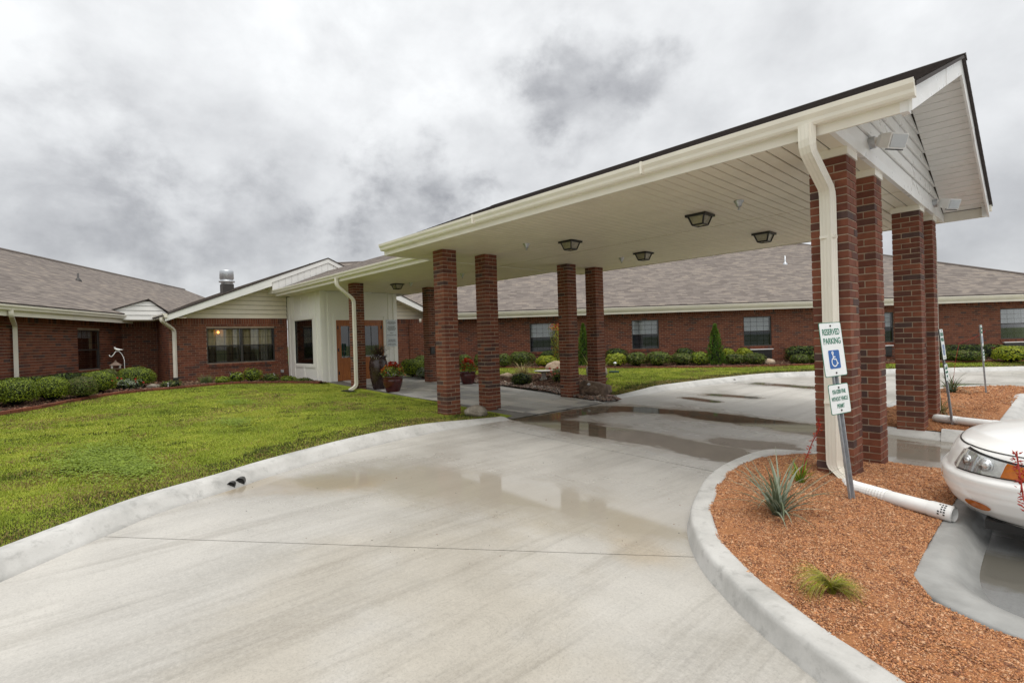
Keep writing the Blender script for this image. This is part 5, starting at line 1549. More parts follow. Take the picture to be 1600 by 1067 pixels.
t = thing('straw_grass', 'pale straw ornamental grass clump in the rock garden', 'grass clump', (-3.63, 5.5, LW(-3.63, 5.5) + .05))
V, F, mi = strips(200, .12, (.40, .85), (.006, .011), (.5, 1.8), (.5, 1.4), [STRAW, G_BROWN], [.8, .2], 6); np_mesh('blades', V, F, [STRAW, G_BROWN], mi, t)
t = thing('straw_grass', 'tall yellow green grass clump between the two columns by the boulder', 'grass clump', (-2.0, 7.15, LW(-2.0, 7.15)))
V, F, mi = strips(150, .12, (.5, .95), (.006, .010), (.2, 1.0), (.9, 1.5), [STRAW, G_BRIGHT], [.6, .4], 6); np_mesh('blades', V, F, [STRAW, G_BRIGHT], mi, t)
t = thing('liriope_clump', 'round grassy green clump in the bed below the wide window', 'grass clump', (-10.15, -1.95, LW(-10.15, -1.95)))
V, F, mi = strips(420, .14, (.28, .48), (.003, .005), (1.0, 2.0), (.7, 1.5), [G_BLUE, G_MID], [.6, .4], 6); np_mesh('blades', V, F, [G_BLUE, G_MID], mi, t)
def flowers(t, centers, r, mats, name='blooms', up=None):
    m = MB()
    for c in centers:
        c = Vector(c); n = Vector((rnd.gauss(0, .6), rnd.gauss(0, .6), 1)).normalized() if up is None else (Vector(up) + Vector((rnd.gauss(0, .5), rnd.gauss(0, .5), rnd.gauss(0, .4)))).normalized()
        x_ = n.orthogonal().normalized(); y_ = n.cross(x_); R = r * rnd.uniform(.7, 1.2); mi = rnd.randrange(len(mats))
        k = 5; vs = [c - n * R * .35]
        for j in range(2 * k):
            th = math.pi * j / k; q = R * (1 if j % 2 else .62); vs.append(c + x_ * q * math.cos(th) + y_ * q * math.sin(th) + n * (.1 * R if j % 2 else 0))
        m.add(vs, [(0, 1 + j, 1 + (j + 1) % (2 * k)) for j in range(2 * k)], mi)
    tag(m.build(name, mats, t), kind='stuff')
for i, (x, y, r, h, p, fl, lab) in enumerate([(-9.62, -1.62, .20, .24, 'green', None, 'small leafy plant right of the grassy clump under the wide window'), (-9.98, -1.15, .22, .34, 'green', P_VIOLET, 'violet flowering plant under the middle of the wide window'), (-10.15, -.62, .30, .46, 'green', None, 'taller leafy plant under the right half of the wide window'), (-9.95, -.10, .26, .30, 'dull', P_VIOLET, 'dark violet flower clump near the white vestibule corner'), (-9.6, .35, .24, .22, 'green', None, 'low green plant at the foot of the vestibule window'), (-9.0, .60, .26, .16, 'dull', P_WHITE, 'low purple and white flowers along the vestibule wall')]):
    t = shrub(x, y, r, h, p, lab, 900, .028, 2.0, 'bedding_plant', 'plant', lump=.3, group='bedding plants below the wide window')
    if fl: flowers(t, [(rnd.uniform(-r, r) * .8, rnd.uniform(-r, r) * .8, h * rnd.uniform(.75, 1.05)) for _ in range(16)], .022, [fl, P_WHITE])
t = shrub(-9.42, -4.05, .34, .34, 'blue', 'rose bush with red blooms in front of the left shrubs', 700, .03, 2.0, 'rose_bush', 'rose bush', lump=.3, group='rose bushes')
flowers(t, [(rnd.uniform(-.05, .34), rnd.uniform(-.36, .36), rnd.uniform(.16, .38)) for _ in range(13)], .034, [P_RED], up=(1, 0, .3))
t = shrub(-1.85, 5.40, .34, .46, 'dull', 'pink rose bush beside the bird bath', 900, .03, 2.0, 'rose_bush', 'rose bush', lump=.3, group='rose bushes')
flowers(t, [(rnd.uniform(-.3, .34), rnd.uniform(-.36, .1), rnd.uniform(.22, .5)) for _ in range(16)], .05, [P_PINK], up=(.7, -.7, .3))
t = shrub(-9.45, -3.0, .30, .22, 'dull', 'thin low plant beside the black drain boot', 420, .026, 2.0, 'bedding_plant', 'plant', lump=.35, group='bedding plants')
t = shrub(-6.25, -6.55, .14, .10, 'blue', 'tiny pale plant at the front of the left bed', 200, .03, 2.0, 'bedding_plant', 'plant', lump=.3, group='bedding plants')

# ------------------------------------------------------------------ loose gravel, mulch and stones (uncountable)
def chips(name, poly, n, hf, mats, smin, smax, label, near=3.0, flat=.5, pw=2.0):
    P = scatter(poly, n)
    d = np.hypot(P[:, 0] - CAM.x, P[:, 1] - CAM.y); P = P[nrs.rand(len(P)) < np.minimum(1, (near / d) ** pw)]
    N = len(P); d = np.hypot(P[:, 0] - CAM.x, P[:, 1] - CAM.y)
    s = nrs.uniform(smin, smax, N) * np.clip(d / near, 1, 2.0) * np.where(nrs.rand(N) < .03, 2.0, 1)
    z = hf(P[:, 0], P[:, 1])
    c = np.column_stack([P[:, 0], P[:, 1], z + s * .15])
    tet = np.array([[1, 1, 1], [1, -1, -1], [-1, 1, -1], [-1, -1, 1]]) / 1.5
    R = nrs.normal(0, 1, (N, 4)); R /= np.linalg.norm(R, axis=1)[:, None]
    w, x, y, q = R.T
    M = np.stack([np.stack([1 - 2 * (y * y + q * q), 2 * (x * y - q * w), 2 * (x * q + y * w)], 1), np.stack([2 * (x * y + q * w), 1 - 2 * (x * x + q * q), 2 * (y * q - x * w)], 1), np.stack([2 * (x * q - y * w), 2 * (y * q + x * w), 1 - 2 * (x * x + y * y)], 1)], 1)
    V = np.einsum('nij,kj->nki', M, tet) * (nrs.uniform(.5, 1.2, (N, 4, 1))) * s[:, None, None]
    V[:, :, 2] *= flat
    V += c[:, None, :]
    F = (np.array([[0, 1, 2], [0, 3, 1], [0, 2, 3], [1, 3, 2]])[None] + 4 * np.arange(N)[:, None, None]).reshape(-1, 3)
    o = np_mesh(name, V.reshape(-1, 3), F, mats, np.repeat(nrs.choice(len(mats), N), 4))
    return tag(o, label, 'gravel', None, 'stuff')
GR = [simple('gravel_orange', (.56, .26, .105), .85, .2, 40), simple('gravel_rust', (.38, .165, .072), .85, .2, 40), simple('gravel_tan', (.62, .36, .20), .85, .2, 40), simple('gravel_brown', (.22, .09, .045), .85, .2, 40), simple('gravel_red', (.47, .20, .085), .85, .2, 40)]
def H1v(x, y):
    e = polydist(x, y, isl1 + [isl1[0]]); t = np.clip((y + .2) / 1.4, 0, 1); t2 = np.clip(e / .5, 0, 1)
    return -.018 * x + .128 - .085 * t * t * (3 - 2 * t) + .035 * t2 * t2 * (3 - 2 * t2) + .006 * np.sin(x * 9 + y * 4) * np.sin(y * 11)
def H2v(x, y):
    t = np.clip((y - 4.2) / (3.4 - 4.2), 0, 1)
    return -.018 * x + .128 - .05 * t * t * (3 - 2 * t) + .02 * np.sin(x * 3) * np.sin(y * 2.3)
isl1_vis = [(min(p[0], 9.4), p[1]) for p in isl1]
chips('gravel_chips', isl1_vis, 250000, H1v, GR, .0038, .0088, 'crushed red granite covering the near island', 4.2, .6, 1.0)
chips('gravel_chips', isl2, 26000, H2v, GR, .006, .013, 'crushed red granite covering the far island', 9., .6, 1.0)
ML = [simple('mulch_red', (.13, .05, .03), .9, .3, 30), simple('mulch_dark', (.06, .03, .02), .9, .3, 30), simple('mulch_tan', (.24, .15, .09), .9, .3, 30)]
gb_vis = [p for p in bedl] + [(-8.4, .95), (-11.2, .95), (-11.2, -2.7), (-13, -3.8), (-8.8, -6.7), (-4.2, -9.8)]
LWb = lambda x, y: LWv(x, y) + .045
chips('mulch_chips', gb_vis, 9000, LWb, ML, .012, .03, 'dark red wood mulch of the left bed', 12, .5, .5)
chips('mulch_chips', bedr + wallR, 8000, LWb, ML, .015, .035, 'dark red wood mulch of the hedge bed', 18, .5, .5)
ST = [simple('river_grey', (.26, .22, .19), .7, .25, 25), simple('river_tan', (.36, .27, .20), .7, .25, 25), simple('river_brown', (.15, .10, .08), .7, .25, 25), simple('river_pink', (.32, .20, .16), .7, .25, 25)]
edge_strip = rockbed + [(p[0] + .1, p[1] + .55) for p in rockbed[::-1]]
chips('river_stones', edge_strip, 3000, lambda x, y: LWv(x, y) + .03, ST, .03, .06, 'rounded river stones edging the rock garden', 20, .6, .5)
chips('mulch_chips', rockpoly, 5000, lambda x, y: LWv(x, y) + .04 + .10 * np.exp(-((x + 2.6) ** 2 / 3 + (y - 5.9) ** 2 / .8)), ML, .015, .035, 'dark mulch of the rock garden', 14, .5, .5)
# debris at the kerb and on the drive
chips('drive_grit', [(2.4, -5.2), (6.5, -3.4), (5.6, .4), (1.5, -1)], 200, lambda x, y: -.018 * x, [M_BLACK, GR[3]], .003, .007, 'dark grit and leaf bits on the driveway', 9, .5, .3)

# ------------------------------------------------------------------ boulders
def boulder(x, y, z, sx, sy, sz, label, mat, seed, rz=0., sub=4):
    import bmesh
    bm = bmesh.new(); bmesh.ops.create_icosphere(bm, subdivisions=sub, radius=1.0)
    r_ = random.Random(seed)
    planes = [(Vector((r_.gauss(0, 1), r_.gauss(0, 1), r_.gauss(0, .8))).normalized(), r_.uniform(.62, .92)) for _ in range(11)]
    ph = [r_.uniform(0, 6) for _ in range(6)]
    for v in bm.verts:
        c = v.co.copy(); k = 1.0
        for (n, d) in planes:
            q = c.dot(n)
            if q > 0: k = min(k, d / q)
        k = k * .88 + .12
        k *= 1 + .035 * math.sin(7 * c.x + ph[0]) * math.sin(6 * c.y + ph[1]) + .02 * math.sin(15 * c.z + ph[2] + 5 * c.x) + .012 * math.sin(31 * c.x + 27 * c.y + ph[3])
        v.co = Vector((c.x * k * sx, c.y * k * sy, c.z * k * sz + sz * .62))
    me = bpy.data.meshes.new('boulder'); bm.to_mesh(me); bm.free()
    me.materials.append(mat); me.polygons.foreach_set('use_smooth', [True] * len(me.polygons)); me.update()
    o = link('boulder', me, None, (x, y, z)); o.rotation_euler = (0, 0, rz)
    return tag(o, label, 'rock', 'garden boulders')
def rock_mat(name, a, b, c):
    t = NT(name); p = t.pos()
    f = t.noise(p, 5, 6, .7, .8); g = t.noise(p, 40, 4, .7)
    t.base(t.mix(t.rng(g, .4, .75, 0, .5), t.ramp(f, [(.3, a), (.5, b), (.7, c)]), tuple(x * .5 for x in b))); t.rough(.85)
    t.bump(t.math('ADD', f, t.math('MULTIPLY', g, .4)), .7, .03)
    return t.m
R_GREY = rock_mat('grey_rock', (.12, .10, .075), (.25, .215, .17), (.36, .32, .26)); R_BROWN = rock_mat('brown_rock', (.06, .042, .03), (.17, .115, .08), (.34, .25, .19)); R_TAN = rock_mat('tan_rock', (.22, .15, .10), (.40, .30, .21), (.52, .44, .35))
boulder(.48, .27, D(.5) - .02, .23, .19, .15, 'small grey rock on the lawn corner between the first two columns', R_GREY, 4, .4)
boulder(.30, 4.14, D(0) - .06, .44, .42, .30, 'large dark brown boulder at the foot of the column', R_BROWN, 8, .9)
boulder(-3.1, 6.6, LW(-3.1, 6.6) + .03, .50, .32, .30, 'tan boulder left of the column behind the pink roses', R_TAN, 12, .5)
boulder(-1.62, 6.72, LW(-1.6, 6.7) + .05, .34, .32, .30, 'grey round boulder between the two columns of the rock garden', R_GREY, 15, .2)
boulder(-4.25, 5.35, LW(-4.2, 5.3) + .0, .26, .2, .14, 'tan stone at the left end of the rock garden', R_TAN, 21, .2, 3)
boulder(.42, 14.75, LW(.4, 14.7) + .0, .26, .2, .15, 'tan rock by the far wall right of the air conditioner', R_TAN, 17, 1.2, 3)
boulder(-9.45, -3.42, LW(-9.4, -3.4) + .02, .18, .12, .08, 'pale flat stone right of the red roses in the left bed', R_GREY, 19, 1.4, 3)

# brick edging along the planting beds
def edging(label, line, lo, hi, n2):
    t = thing('bed_edging', label, 'edging', (0, 0, 0), 0, 'brick edgings of the planting beds')
    P = [Vector((p[0], p[1], 0)) for p in line if lo(p)]
    acc = 0.; k = 0
    pts = []
    step = .225
    tot = 0
    for a, b in zip(P[:-1], P[1:]):
        L = (b - a).length
        while acc < L:
            q = a.lerp(b, acc / L); pts.append((q, math.atan2(b.y - a.y, b.x - a.x))); acc += step
        acc -= L
    for (q, an) in pts[:n2]:
        o = link('brick', brick_mesh(.205, .09, rnd.choice([0, 1, 2, 5])), t, (q.x, q.y, LW(q.x, q.y) + .035 + rnd.uniform(-.006, .006))); o.rotation_euler = (rnd.uniform(-.06, .06), rnd.uniform(-.03, .03), an + rnd.uniform(-.05, .05))
edging('red brick edging between the left lawn and the shrub bed', bedl, lambda p: p[1] > -8.2 and p[1] < .75, 0, 90)
edging('red brick edging in front of the far hedge bed', bedr, lambda p: p[0] > -8.5, 0, 140)

# ------------------------------------------------------------------ pots with flowers
M_POT = simple('glazed_maroon', (.075, .014, .014), .18, .35, 9, spec=.6); M_POT2 = simple('dark_bronze_glaze', (.04, .022, .020), .22, .4, 7, spec=.6)
def flower_pot(x, y, label, h=.40, r=.24, seed=0, red=P_RED):
    z = D(x) + .024
    t = thing('flower_pot', label, 'flower pot', (x, y, z), 0, 'pots with red flowers')
    m = MB(); m.lathe([(0, .0), (r * .66, 0), (r * .70, .02), (r * .95, h * .5), (r * 1.0, h * .78), (r * .93, h * .90), (r * 1.02, h * .94), (r * 1.04, h), (r * .92, h), (r * .88, h * .9), (0, h * .88)], 28); m.build('pot', M_POT, t, True)
    N = 900; V, F, mi = leaves(N, None, r * 1.25, .42, [G_BRIGHT, G_MID, G_DARK], [.35, .4, .25], .03, 2., .25, (.5, 1.05)); V[:, 2] += h - .1; np_mesh('foliage', V, F, [G_BRIGHT, G_MID, G_DARK], mi, t)
    pts = []
    for _ in range(140):
        a = rnd.uniform(0, 6.28); q = rnd.uniform(.1, 1.25) * r; pts.append((q * math.cos(a), q * math.sin(a), h + .34 - .28 * (q / r / 1.25) ** 2 + rnd.uniform(-.06, .08)))
    flowers(t, pts, .042, [red, P_ORANGE, red])
    return t
flower_pot(-4.43, 1.32, 'maroon pot overflowing with red orange flowers in front of the entrance column', .42, .27)
flower_pot(-4.42, 3.92, 'maroon pot with red flowers between the first two canopy columns', .38, .25)
t = thing('tall_planter', 'tall dark vase planter with purple fountain grass by the entrance column', 'planter', (-5.40, 1.42, D(-5.4) + .024))
m = MB(); m.lathe([(0, 0), (.15, 0), (.17, .02), (.24, .35), (.265, .62), (.25, .78), (.215, .88), (.24, .92), (.24, .95), (.2, .95), (.18, .9), (0, .88)], 28); m.build('vase', M_POT2, t, True)
V, F, mi = strips(230, .1, (.35, .72), (.005, .009), (.8, 2.4), (.8, 1.5), [P_PURPLE, G_BROWN], [.65, .35], 7, .9); np_mesh('grass_blades', V, F, [P_PURPLE, G_BROWN], mi, t)
N = 240; V, F, mi = leaves(N, None, .24, .2, [P_VIOLET, P_WHITE, G_BLUE2], [.25, .3, .45], .022, 2., .3, (.7, 1.05)); V[:, 2] += .82; np_mesh('trailing_plant', V, F, [P_VIOLET, P_WHITE, G_BLUE2], mi, t)

# ------------------------------------------------------------------ garden ornaments
M_STONE = simple('cast_stone', (.42, .40, .36), .8, .25, 12, .4, 80)
t = thing('bird_bath', 'pale stone bird bath in the rock garden', 'bird bath', (-2.55, 5.36, LW(-2.55, 5.36) + .05))
m = MB(); m.lathe([(0, 0), (.15, 0), (.15, .03), (.10, .06), (.065, .12), (.06, .2), (.075, .24)], 20); m.build('pedestal', M_STONE, t, True)
m = MB(); m.lathe([(.07, .235), (.16, .25), (.28, .275), (.30, .30), (.28, .305), (.20, .285), (0, .275)], 28); m.build('basin', M_STONE, t, True)
M_WIRE = simple('white_enamel', (.8, .8, .78), .4, .05)
t = thing('bird_hook', 'white shepherd hook with a small white bird above the left shrubs', 'garden hook', (-10.6, -3.95, LW(-10.6, -3.95)))
g0 = LW(-10.6, -3.95)
m = MB(); m.tube([(0, 0, 0), (0, 0, .8 - .0), (0, -.02, 1.20 - g0 + .05), (0, -.06, 1.35 - g0), (0, -.13, 1.44 - g0), (0, -.20, 1.42 - g0), (0, -.25, 1.33 - g0), (0, -.29, 1.28 - g0), (0, -.335, 1.29 - g0), (0, -.35, 1.33 - g0)], .009, 7); m.build('hook', M_WIRE, t, True)
m = MB(); cz = 1.485 - g0
m.tube([(0, -.235, cz + .035), (0, -.205, cz + .02), (0, -.17, cz), (0, -.12, cz - .012), (0, -.06, cz - .016), (0, -.02, cz - .012)], [.002, .020, .030, .028, .014, .004], 10); m.tube([(0, -.20, cz + .025), (0, -.215, cz + .055), (0, -.235, cz + .06)], [.012, .019, .004], 8); m.build('bird', M_WIRE, t, True)
t = thing('bird_feeder', 'small brown roofed bird feeder lantern behind the left shrubs', 'bird feeder', (-10.35, -4.18, LW(-10.35, -4.18)))
g0 = LW(-10.35, -4.18)
M_FEED = simple('weathered_copper_roof', (.13, .085, .06), .7, .25)
m = MB(); m.tube([(0, 0, 0), (0, 0, .93 - g0)], .02, 8); m.build('post', M_STEM, t)
m = MB(); m.box((-.13, -.13, .92 - g0), (.13, .13, .95 - g0)); m.build('tray', M_STEM, t)
for (a, b) in ((-.09, -.09), (.09, -.09), (.09, .09), (-.09, .09)):
    m = MB(); m.box((a - .018, b - .018, .95 - g0), (a + .018, b + .018, 1.04 - g0)); m.build('post', M_STONE, t)
m = MB(); m.lathe([(.16, 1.03 - g0), (.10, 1.075 - g0), (.05, 1.11 - g0), (.025, 1.13 - g0), (.03, 1.15 - g0), (0, 1.18 - g0)], 8); m.build('roof', M_FEED, t)
def path_light(x, y, label, h=.34):
    t = thing('path_light', label, 'path light', (x, y, LW(x, y)), 0, 'solar path lights')
    m = MB(); m.tube([(0, 0, -.05), (0, 0, h * .7)], .008, 8); m.build('stake', M_BLACK, t)
    m = MB(); m.lathe([(.022, h * .66), (.035, h * .72), (.048, h * .86), (.048, h * .88)], 14); m.build('lens', M_STONE, t, True)
    m = MB(); m.lathe([(.07, h * .87), (.068, h * .91), (.03, h), (0, h * 1.01)], 16); m.build('lamp_cap', M_GALV, t, True)
path_light(.36, 3.90, 'small grey path light left of the big boulder', .33)
path_light(-2.75, 9.25, 'small path light on the far lawn right of the boulder column', .36)
t = thing('white_stake', 'thin white marker stake in the left bed edge', 'stake', (-9.2, -3.12, LW(-9.2, -3.12)))
m = MB(); m.tube([(0, 0, -.03), (0, .01, .16)], .011, 8); m.build('rod', M_WIRE, t)
m = MB(); m.lathe([(.013, .15), (.014, .17), (0, .175)], 8); m.build('tip', M_WIRE, t)
t = thing('sprinkler_valve', 'dark green valve box lying at the lawn edge below the entrance downspout', 'valve box', (-5.35, .55, LW(-5.35, .55)))
m = MB(); m.box((-.45, -.10, 0), (.12, .06, .03)); m.build('box', simple('black_plastic', (.02, .025, .02), .5), t)
m = MB(); m.box((-.40, -.07, .031), (.07, .03, .038)); m.build('lid', M_BLACK, t)
t = thing('garden_hose_reel', 'dark green hose coil lying on the far lawn right of the boulder', 'hose', (-2.45, 8.75, LW(-2.45, 8.75)))
m = MB(); m.tube([(.16 * math.cos(a) * (1 + .04 * math.sin(a * 3)), .16 * math.sin(a), .03 + .012 * a / 6.28) for a in np.linspace(0, 25, 90)], .015, 6); m.build('coil', simple('hose_green', (.02, .05, .03), .5), t, True)
t = thing('utility_box', 'small grey electric box low on the wall left of the vestibule', 'utility box', (GWX, .72, .52))
m = MB(); m.box((0, -.05, -.05), (.06, .05, .06)); m.build('box', M_GALV, t)
m = MB(); m.box((.061, -.04, -.04), (.068, .04, .05)); m.build('cover', M_GALV, t)
t = thing('call_box', 'small black box on the dark entrance column', 'call box', (-5.9 + CW / 2, YC - .06, 1.15))
m = MB(); m.box((-.01, -.07, -.11), (.05, .07, .11)); m.build('housing', M_BLACK, t)
m = MB(); m.box((.051, -.05, -.03), (.056, .05, .08)); m.build('panel', M_BRONZE, t)

# ------------------------------------------------------------------ canopy fittings
M_FROST = simple('frosted_glass', (.30, .27, .19), .25, .25)
def ceiling_light(x, y, label):
    t = thing('ceiling_light', label, 'ceiling light', (x, y, SOF), 0, 'lantern lights under the canopy')
    a, b, h = .122, .082, .12
    m = MB(); m.box((-a - .035, -a - .035, -.034), (a + .035, a + .035, -.002)); m.build('canopy_plate', M_BLACK, t)
    zt, zb = -.03, -.03 - h
    for (sx, sy) in ((-1, -1), (1, -1), (1, 1), (-1, 1)):
        m = MB(); m.tube([(sx * a, sy * a, zt), (sx * b, sy * b, zb)], .014, 4); m.build('corner_bar', M_BLACK, t)
    m = MB()
    for (p, q) in (((-b, -b), (b, -b)), ((b, -b), (b, b)), ((b, b), (-b, b)), ((-b, b), (-b, -b))): m.tube([(*p, zb), (*q, zb)], .013, 4)
    m.build('bottom_frame', M_BLACK, t)
    C4 = ((-1, -1), (1, -1), (1, 1), (-1, 1))
    for k in range(4):
        p, q = C4[k], C4[(k + 1) % 4]; s_ = .97
        m = MB(); m.add([(p[0] * a * s_, p[1] * a * s_, zt), (q[0] * a * s_, q[1] * a * s_, zt), (q[0] * b * s_, q[1] * b * s_, zb), (p[0] * b * s_, p[1] * b * s_, zb)], [(0, 1, 2, 3)]); m.build('pane', M_FROST, t)
    m = MB(); m.box((-b * .95, -b * .95, zb - .002), (b * .95, b * .95, zb + .004)); m.build('bottom_pane', M_FROST, t)
for (x, y, lab) in ((4.54, 1.36, 'black framed ceiling light nearest the downspout column, front row'), (2.06, 1.33, 'black framed ceiling light, front row on the building side'), (4.55, 3.70, 'black framed ceiling light, back row nearest the parking'), (2.10, 3.66, 'black framed ceiling light, back row on the building side'), (-5.45, 2.15, 'black framed ceiling light in front of the entrance doors')):
    ceiling_light(x, y, lab)
def sprinkler(x, y, label):
    t = thing('fire_sprinkler', label, 'sprinkler', (x, y, SOF), 0, 'sprinkler heads in the soffit')
    m = MB(); m.lathe([(.065, -.001), (.062, -.012), (.038, -.045), (.032, -.075)], 14); m.build('cup', M_GALV, t, True)
    m = MB(); m.lathe([(.012, -.072), (.012, -.11), (.028, -.114), (.0, -.12)], 8); m.build('nozzle', M_GALV, t)
for (x, y, lab) in ((5.25, 1.04, 'sprinkler head near the downspout column'), (1.43, .83, 'sprinkler head above the first two columns'), (1.41, 3.85, 'sprinkler head above the boulder column'), (-2.6, 2.42, 'sprinkler head over the walk behind the first column'), (-5.0, 2.35, 'sprinkler head right beside the entrance ceiling light')):
    sprinkler(x, y, lab)
M_LENS = simple('lamp_lens', (.55, .57, .58), .12, .08, spec=.7)
def floodlight(y, z, label, aim):
    t = thing('floodlight', label, 'floodlight', (GX + .025, y, z), 0, 'floodlights on the gable')
    m = MB(); m.tube([(-.01, 0, 0), (.05, 0, 0)], .062, 18); m.build('mount', M_GALV, t)
    m = MB(); m.tube([(.05, 0, 0), (.085, 0, 0)], [.052, .035], 16); m.build('cap', M_WHITE2, t)
    m = MB(); m.tube([(.08, 0, 0), (.13, -.02 * aim, -.01)], .016, 10); m.build('knuckle', M_WHITE2, t)
    ax = Vector((.80, -.50 * aim, -.36)).normalized(); sd = ax.cross(Vector((0, 0, 1))).normalized(); up = sd.cross(ax)
    o = Vector((.11, -.015 * aim, -.01))
    W2, H2_, L_ = .105, .075, .19
    P = []
    for (f, k) in ((0, .62), (.35, .9), (1, 1)):
        for (a, b) in ((-1, -1), (1, -1), (1, 1), (-1, 1)): P.append(o + ax * L_ * f + sd * a * W2 * k + up * b * H2_ * k)
    m = MB(); m.add(P, [(3, 2, 1, 0), (8, 9, 10, 11)] + [(i + r * 4, (i + 1) % 4 + r * 4, (i + 1) % 4 + r * 4 + 4, i + r * 4 + 4) for r in range(2) for i in range(4)]); m.build('housing', M_WHITE2, t)
    q = [o + ax * (L_ + .003) + sd * a * W2 * .86 + up * b * H2_ * .82 for (a, b) in ((-1, -1), (1, -1), (1, 1), (-1, 1))]
    m = MB(); m.prism(q, ax * .006); m.build('lens', M_LENS, t)
    m = MB(); q2 = o + ax * (L_ * .75) - up * (H2_ + .002); m.obox(q2 - sd * W2 * .8, ax * .05, sd * W2 * 1.6, up * -.012); m.build('visor', M_BRONZE, t)
floodlight(.62, 3.40, 'white floodlight on the near end of the gable siding', 1)
floodlight(4.42, 3.36, 'white floodlight on the far end of the gable siding', 1)

# ------------------------------------------------------------------ signs
M_SIGN = simple('sign_white', (.82, .84, .83), .35, .03); M_SGREEN = simple('sign_green', (.012, .17, .10), .45, .1); M_SBLUE = simple('sign_blue', (.018, .11, .36), .4, .08); M_POST = simple('sign_post_steel', (.36, .38, .40), .5, .2, 30, metal=.5); M_BOLT = simple('bolt', (.05, .04, .035), .5)
def text_obj(txt, size, parent, loc, mat, sx=1., name='lettering', bold=.0):
    cu = bpy.data.curves.new('lettering', 'FONT'); cu.body = txt; cu.size = size; cu.align_x = 'CENTER'; cu.align_y = 'CENTER'; cu.extrude = .0006; cu.offset = bold
    tmp = bpy.data.objects.new('tmp_text', cu); COL.objects.link(tmp)
    dg = bpy.context.evaluated_depsgraph_get(); me = bpy.data.meshes.new_from_object(tmp.evaluated_get(dg))
    bpy.data.objects.remove(tmp); me.materials.clear(); me.materials.append(mat)
    # text lies in xy facing +z -> stand it up facing -y
    me.transform(Matrix.Translation(loc) @ Matrix.Rotation(math.pi / 2, 4, 'X') @ Matrix.Diagonal((sx, 1, 1, 1)))
    o = link(name, me, parent); return tag(o, kind='stuff')
def sign_post(x, y, z, lean, rz, label, H=1.5, with_text=True):
    t = thing('sign_post', label, 'sign', (x, y, z), 0, 'leaning accessible parking signs')
    t.rotation_euler = (Matrix.Rotation(lean, 3, 'Y') @ Matrix.Rotation(rz, 3, 'Z')).to_euler()
    # U channel post
    m = MB(); prof = [(-.032, .0), (-.022, .0), (-.016, .022), (.016, .022), (.022, 0), (.032, 0), (.032, .004), (.024, .004), (.018, .027), (-.018, .027), (-.024, .004), (-.032, .004)]
    n = len(prof)
    for zz_ in (-.35, H):
        for (a, b) in prof: m.v.append((a, b, zz_))
    for j in range(n): m.f.append((j, (j + 1) % n, (j + 1) % n + n, j + n)); m.m.append(0)
    m.f += [tuple(range(n))[::-1], tuple(range(n, 2 * n))]; m.m += [0, 0]
    m.build('post', M_POST, t)
    for (zc, w, h, kind) in ((H - .228, .305, .457, 0), (H - .645, .275, .25, 1)):
        def plate(name, W, Hh, c, y0, th, mat, par):
            r = c; pts = []
            for (sx, sy, a0) in ((1, 1, 0), (-1, 1, 90), (-1, -1, 180), (1, -1, 270)):
                for k in range(5):
                    a = math.radians(a0 + k * 22.5); pts.append((sx * (W / 2 - r) + r * math.cos(a), y0, zc + sy * (Hh / 2 - r) + r * math.sin(a)))
            m = MB(); m.prism(pts[::-1], (0, -th, 0)); return m.build(name, mat, par)
        sp = plate('sign_plate', w, h, .018, -.002, .0025, M_SGREEN, t)
        plate('sign_face', w - .012, h - .012, .014, -.0047, .0006, M_SIGN, sp)
        for bz_ in ((h / 2 - .03), (-h / 2 + .03)):
            m = MB(); m.tube([(0, -.004, zc + bz_), (0, -.011, zc + bz_)], .008, 8); m.build('bolt', M_BOLT, sp)
        yt = -.0062
        if kind == 0:
            text_obj('RESERVED', .072, sp, (0, yt, zc + .145), M_SGREEN, .74, bold=.0012); text_obj('PARKING', .072, sp, (0, yt, zc + .068), M_SGREEN, .80, bold=.0012)
            r = .014; pts = []
            for (sx, sy, a0) in ((1, 1, 0), (-1, 1, 90), (-1, -1, 180), (1, -1, 270)):
                for k in range(5):
                    a = math.radians(a0 + k * 22.5); pts.append((sx * (.075 - r) + r * math.cos(a), yt, zc - .085 + sy * (.078 - r) + r * math.sin(a)))
            m = MB(); m.prism(pts[::-1], (0, -.0006, 0)); m.build('blue_square', M_SBLUE, sp)
            m = MB(); yi = yt - .0016; cz_ = zc - .085
            def stroke(pp, rad): m.tube([(a, yi, cz_ + b) for a, b in pp], rad, 6)
            m.lathe([(0, 0)], 3) if False else None
            stroke([(-.020 + .010 * math.cos(a), .055 + .010 * math.sin(a)) for a in np.linspace(0, 6.4, 14)], .005); stroke([(-.020, .055), (-.019, .055)], .008)
            stroke([(-.019, .042), (-.014, .002), (.018, .0), (.034, -.038), (.044, -.034)], .0062); stroke([(-.017, .022), (.012, .020)], .005)
            stroke([(-.006 + .036 * math.cos(a), -.022 + .036 * math.sin(a)) for a in np.linspace(math.radians(118), math.radians(345), 22)], .0055)
            m.v = [(a, yi + (b - yi) * .12, c) for a, b, c in m.v]
            tag(m.build('wheelchair_symbol', M_SIGN, sp), kind='stuff')
        else:
            text_obj('$50-$200 FINE', .048, sp, (0, yt, zc + .060), M_SGREEN, .62, bold=.0006); text_obj('WITHOUT VEHICLE', .048, sp, (0, yt, zc + .0), M_SGREEN, .53, bold=.0006); text_obj('PERMIT', .048, sp, (0, yt, zc - .060), M_SGREEN, .66, bold=.0006)
sign_post(6.965, -.94, H1(6.965, -.94) - .02, math.radians(-5.6), math.radians(74), 'leaning reserved parking sign with blue wheelchair square in front of the downspout column', 1.50)
sign_post(7.04, 4.02, H2(7.04, 4.0) - .02, math.radians(-5.0), math.radians(90), 'leaning parking sign seen edge on right of the outer column', 1.44)
